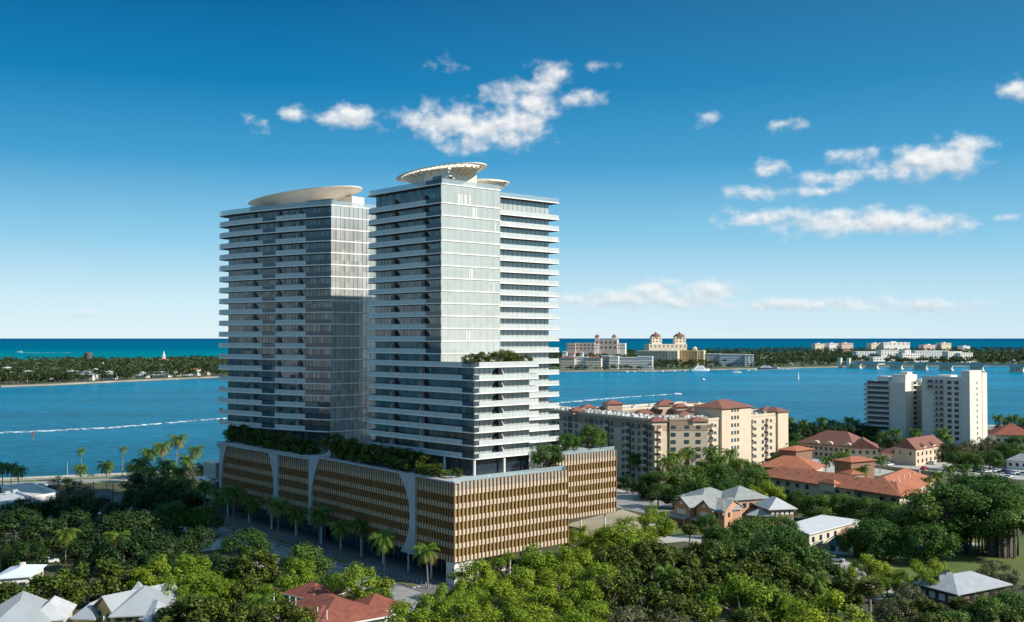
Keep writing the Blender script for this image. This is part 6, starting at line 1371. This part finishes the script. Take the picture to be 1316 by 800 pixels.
def car(colour, px, py, rz, lab, s=1.0):
    p = G(px, py, .035); t = thing('parked_car', lab, 'car', (p.x, p.y, .035), rz, 'cars parked in the neighbourhood'); t.scale = (s, s, s); LASTCAR.append(t)
    if colour not in CAR: CAR[colour] = car_mesh(colour)
    link('body', CAR[colour], t); link('cabin', CABM, t)
    for x in (-1.4, 1.4):
        for y in (-.8, .8): link('wheel', WHM, t, (x, y, .33))
A_ = R(28); C_ = [('silver', 1061, 592, 'silver car leftmost in the car park behind a courtyard palm'), ('white', 1069, 590, 'white car second from the left in the far car park'), ('black', 1077, 591, 'dark car third from the left in the car park'), ('silver', 1085, 589, 'silver car left of the courtyard turret in the car park'),
      ('white', 1126, 591, 'white car beside the peach gable wall'), ('silver', 1136, 592, 'silver car right of the white one by the peach gable'), ('white', 1150, 594, 'white van-like car before the garage row'), ('black', 1161, 595, 'black car before the garage row'), ('white', 1171, 596, 'white car by the corner of the pink-cream townhouse'), ('silver', 1196, 597, 'silver car alone along the car park wall'),
      ('white', 1143, 599, 'white car beside the turret palm at the near car park edge'), ('red', 1188, 604, 'dark red car at the near edge of the car park'), ('grey', 1258, 607, 'grey car left in the right-hand car row'), ('white', 1268, 608, 'white car second in the right-hand car row'), ('white', 1280, 607, 'white car third in the right-hand car row'), ('black', 1289, 608, 'black car among white ones in the right-hand car row'), ('blue', 1298, 609, 'blue car fifth in the right-hand car row'), ('white', 1306, 610, 'white car nearest the grey-roofed cottage'), ('silver', 1314, 611, 'silver car at the photo edge in the car park'), ('white', 1296, 615, 'white car nearest the banyan in the car park')]
for i, (c, x, y, l) in enumerate(C_): car(c, x, y, A_ + (R(90) if i % 3 == 0 else 0) + .1 * (i % 4), l, 1.12)
car('silver', 1074, 722, R(-28), 'silver car parked on the drive by the teal bungalow', 1.1); car('black', 1128, 775, R(30), 'dark car half hidden under the trees below the fan palm'); car('white', 54, 626, R(15), 'white car parked behind the white flat-roofed house by the shore'); car('grey', 66, 628, R(10), 'grey car beside the white one near the shore'); car('white', 64, 724, R(20), 'white car beside the pale blue-white roof', 1.1); car('blue', 92, 656, R(10), 'blue car in shade on the cross street'); car('white', 124, 662, R(-35), 'white car in shade at the bend of the cross street'); car('white', 140, 674, R(20), 'white car under the dark trees of the shaded yard')
car('white', 885, 650, R(50), 'white car parked beside the orange house porch'); car('silver', 872, 646, R(50), 'silver car on the beach lot behind the orange house')
for i_, (x_, y_) in enumerate(((20, 634), (10, 636))):
    g_ = G(x_, y_, 5.0); tag(link('air_conditioner', ACME, None, (g_.x, g_.y, 5.0), .3), 'grey cooling unit on the white flat-roofed shore house', 'air conditioner', 'units on the shore house')
# bollards along the plaza
bm = MB(); bm.lathe([(.11, 0), (.11, .85), (.08, .92), (.02, .95)], 8); BOL = bm.mesh('bollard', mat('bollard_steel', (.55, .56, .57), .4, metal=.4))
for i in range(34):
    s = 2 + i * 2.05; q = front(s, 4.6); tag(link('bollard', BOL, None, (q.x, q.y, .12)), 'slim grey bollard in the row along the podium plaza', 'bollard', 'bollards along the podium plaza')
# planted beds under the street palms
for i, (s0, s1) in enumerate(((6, 16), (24, 36), (40, 54), (58, 70), (76, 88), (94, 110), (114, 132))):
    q = [front(s0, 6.2), front(s1, 6.2), front(s1, 8.4), front(s0, 8.4)]; b = MB(); c = sum(q, Vector()) / 4
    b.prism([((p - c).x, (p - c).y) for p in q], 0, .2); o = b.build('planting_bed', PAVE); o.location = (c.x, c.y, .12); kind(o)
    poly_sheet('lawn_patch', [p.lerp(c, .12) for p in q], .33, LAWN)
# corner planter kerb
def lamp(px, by, ty, lab):
    b = G(px, by); z = AT(px, ty, b.y).z; t = thing('street_lamp', lab, 'lamp', (b.x, b.y, 0)); MB().tube([(0, 0, 0), (0, 0, z)], [.17, .10], 8).build('pole', CONC, t); m = MB(); m.bar((0, 0, z - .1), (1.6, -.3, z + .25), .1, .1); m.build('arm', STEEL, t); MB().box(1.3, 2.3, -.55, -.1, z + .12, z + .38).build('lamp_head', STEEL, t)
lamp(86.5, 612, 593, 'grey street lamp on the shore verge against the water'); lamp(238, 612, 590, 'grey street lamp beside the podium end on the shore')
for px, by, ty, lab in ((120, 642, 619, 'dark wooden utility pole left on the lit street corner'), (145, 645, 621, 'dark wooden utility pole right on the lit street corner')):
    b = G(px, by); z = AT(px, ty, b.y).z; t = thing('utility_pole', lab, 'pole', (b.x, b.y, 0)); MB().tube([(0, 0, -.2), (0, 0, z)], [.2, .14], 8).build('pole', BARK, t); MB().bar((-1, 0, z - .8), (1, .2, z - .8), .12, .14).build('crossarm', BARK, t)
b = G(1139, 718); t = thing('yard_sign', 'small white sign board on the lawn', 'sign', (b.x, b.y, 0), R(10)); MB().box(-.5, .5, -.04, .04, .5, 1.6).build('board', WHITE, t)
for x in (-.4, .4): MB().box(x - .04, x + .04, .05, .12, 0, 1.5).build('post', STEEL, t)
# loungers and parasols on the podium roof
TEAL = mat('teal_cushion', (.10, .25, .28), .8); CUSH = mat('cream_cushion', (.66, .62, .55), .8)
def lounger_proto(m):
    t = thing('sun_lounger', 'x', 'lounger'); MB().box(-.35, .35, -1, .35, .28, .42).build('seat', m, t); mb = MB(); mb.add([(x, y, z) for y, z in ((.35, .28), (.95, .78), (.89, .9), (.35, .42)) for x in (-.35, .35)], [(0, 1, 3, 2), (2, 3, 5, 4), (4, 5, 7, 6), (6, 7, 1, 0), (0, 2, 4, 6), (1, 7, 5, 3)]); mb.build('backrest', m, t)
    for x in (-.3, .3):
        for y in (-.9, .25): MB().box(x - .03, x + .03, y - .03, y + .03, 0, .28).build('leg', WHITE, t)
    return t
L1 = lounger_proto(CUSH); first = True
for i in range(14):
    q = C0 + V * (44 + 3.0 * i) + U * (30.2 + 2.6 * (i % 2)) if i < 10 else C0 + V * (14 + 3.4 * (i - 10)) + U * 2.8
    lab = 'cream sun lounger on the right podium roof beside the parasols' if i < 10 else 'cream sun lounger along the near podium roof edge'; gr = 'loungers on the right podium roof' if i < 10 else 'loungers on the near podium roof edge'
    if first: L1.location = (q.x, q.y, 25.6); L1['label'] = lab; L1['group'] = gr; first = False
    else: copy_thing(L1, (q.x, q.y, 25.6), .7 * i, None, lab, gr)
for i, (x, y, l) in enumerate(((52, 33, 'white parasol left on the right podium roof beside the tower wing'), (60, 30.5, 'white parasol centre on the right podium roof'), (67.5, 33.5, 'white parasol right on the right podium roof under the broad deck tree'))):
    q = C0 + V * x + U * y; t = thing('parasol', l, 'parasol', (q.x, q.y, 25.6)); MB().tube([(0, 0, 0), (0, 0, 2.7)], [.05, .04], 6).build('pole', STEEL, t); MB().lathe([(1.7, 2.2), (1.68, 2.26), (.8, 2.62), (.03, 2.85)], 8).build('canopy', WHITE, t)
# bushes and undergrowth
rngu = np.random.default_rng(55)
def ground_cover(name, polys, n, size, leaf, hmax, label):
    Cs = []
    for pts in polys:
        P = [G(*p) for p in pts]; xs = [p.x for p in P]; ys = [p.y for p in P]; area = abs(sum(P[i].x * P[(i + 1) % len(P)].y - P[(i + 1) % len(P)].x * P[i].y for i in range(len(P)))) / 2; k = 0; want = int(area * n)
        while k < want:
            x, y = rngu.uniform(min(xs), max(xs)), rngu.uniform(min(ys), max(ys)); ins = False
            for i in range(len(P)):
                a, b = P[i], P[i - 1]
                if (a.y > y) != (b.y > y) and x < (b.x - a.x) * (y - a.y) / (b.y - a.y) + a.x: ins = not ins
            if ins:
                h = hmax * (.5 + .5 * math.sin(x * .35 + 3 * math.sin(y * .21)) * math.sin(y * .31)); m = 7; Cs.append(np.array([x, y, 0]) + np.stack([rngu.normal(0, .7, m), rngu.normal(0, .7, m), rngu.uniform(.1, max(.3, h), m)], 1)); k += 1
    C = np.concatenate(Cs); o = link(name, quads_mesh(name, C, rngu.normal(size=C.shape) * .6 + np.array([0, 0, .8]), rngu.uniform(.5, 1.4, len(C)) * size, leaf, .8, rngu)); kind(o, 'stuff'); return tag(o, label, 'undergrowth')
ground_cover('undergrowth', [[(560, 775), (600, 752), (700, 730), (745, 700), (790, 700), (880, 705), (1040, 735), (1100, 760), (1110, 900), (520, 900), (500, 830)]], .30, .8, LEAF['G'], 2.6, 'leafy undergrowth below the central lit grove')
ground_cover('undergrowth', [[(210, 745), (300, 738), (350, 745), (350, 800), (330, 900), (230, 900), (228, 800)], [(0, 735), (60, 750), (150, 745), (180, 750), (120, 775), (0, 775)]], .25, .8, LEAF['F'], 2.4, 'leafy undergrowth between the lower left houses')
ground_cover('undergrowth', [[(0, 690), (60, 668), (150, 668), (200, 650), (250, 662), (240, 690), (280, 735), (120, 730), (60, 722), (0, 722)], [(165, 632), (255, 632), (255, 655), (165, 650)]], .13, .9, LEAF['F'], 1.8, 'dark undergrowth in the shaded left neighbourhood')
ground_cover('undergrowth', [[(860, 634), (970, 620), (1010, 640), (1180, 662), (1230, 655), (1230, 672), (1150, 690), (1100, 690), (1000, 668), (985, 640), (900, 640)], [(990, 560), (1120, 562), (1300, 575), (1316, 590), (1230, 592), (1180, 580), (1120, 574), (1020, 572)], [(1160, 760), (1250, 770), (1330, 745), (1400, 900), (1130, 900), (1120, 790)]], .10, 1.0, LEAF['G'], 2.2, 'leafy undergrowth between the buildings on the right')
# a person in white on the driveway
def person(px, py, lab, p=None, cloth=None):
    p = p or G(px, py, .05); me = bpy.data.meshes.new('body'); J = [(0, 0, .95), (0, 0, 1.2), (0, 0, 1.45), (0, 0, 1.56), (0, .02, 1.70), (.10, 0, .9), (.11, .04, .5), (.11, 0, .06), (.12, -.14, .03), (-.10, 0, .9), (-.12, -.06, .5), (-.13, .12, .08), (-.14, 0, .03), (.20, 0, 1.42), (.25, .06, 1.15), (.24, -.08, .92), (-.20, 0, 1.42), (-.26, -.04, 1.15), (-.25, -.14, .92)]
    E = [(0, 1), (1, 2), (2, 3), (3, 4), (0, 5), (5, 6), (6, 7), (7, 8), (0, 9), (9, 10), (10, 11), (11, 12), (2, 13), (13, 14), (14, 15), (2, 16), (16, 17), (17, 18)]; rad = [.15, .14, .16, .06, .11, .10, .07, .05, .04, .10, .07, .05, .04, .07, .05, .04, .07, .05, .04]
    me.from_pydata(J, E, [])
    o = link('person', me, None, p, R(40)); md = o.modifiers.new('skin', 'SKIN'); 
    for v, r_ in zip(me.skin_vertices[0].data, rad): v.radius = (r_, r_)
    me.skin_vertices[0].data[0].use_root = True; o.modifiers.new('sub', 'SUBSURF').levels = 1; me.materials.append(cloth or mat('white_clothes', (.72, .71, .69), .8)); tag(o, lab, 'person'); return o
person(261, 694, 'person in white walking along the shaded driveway left of the podium')
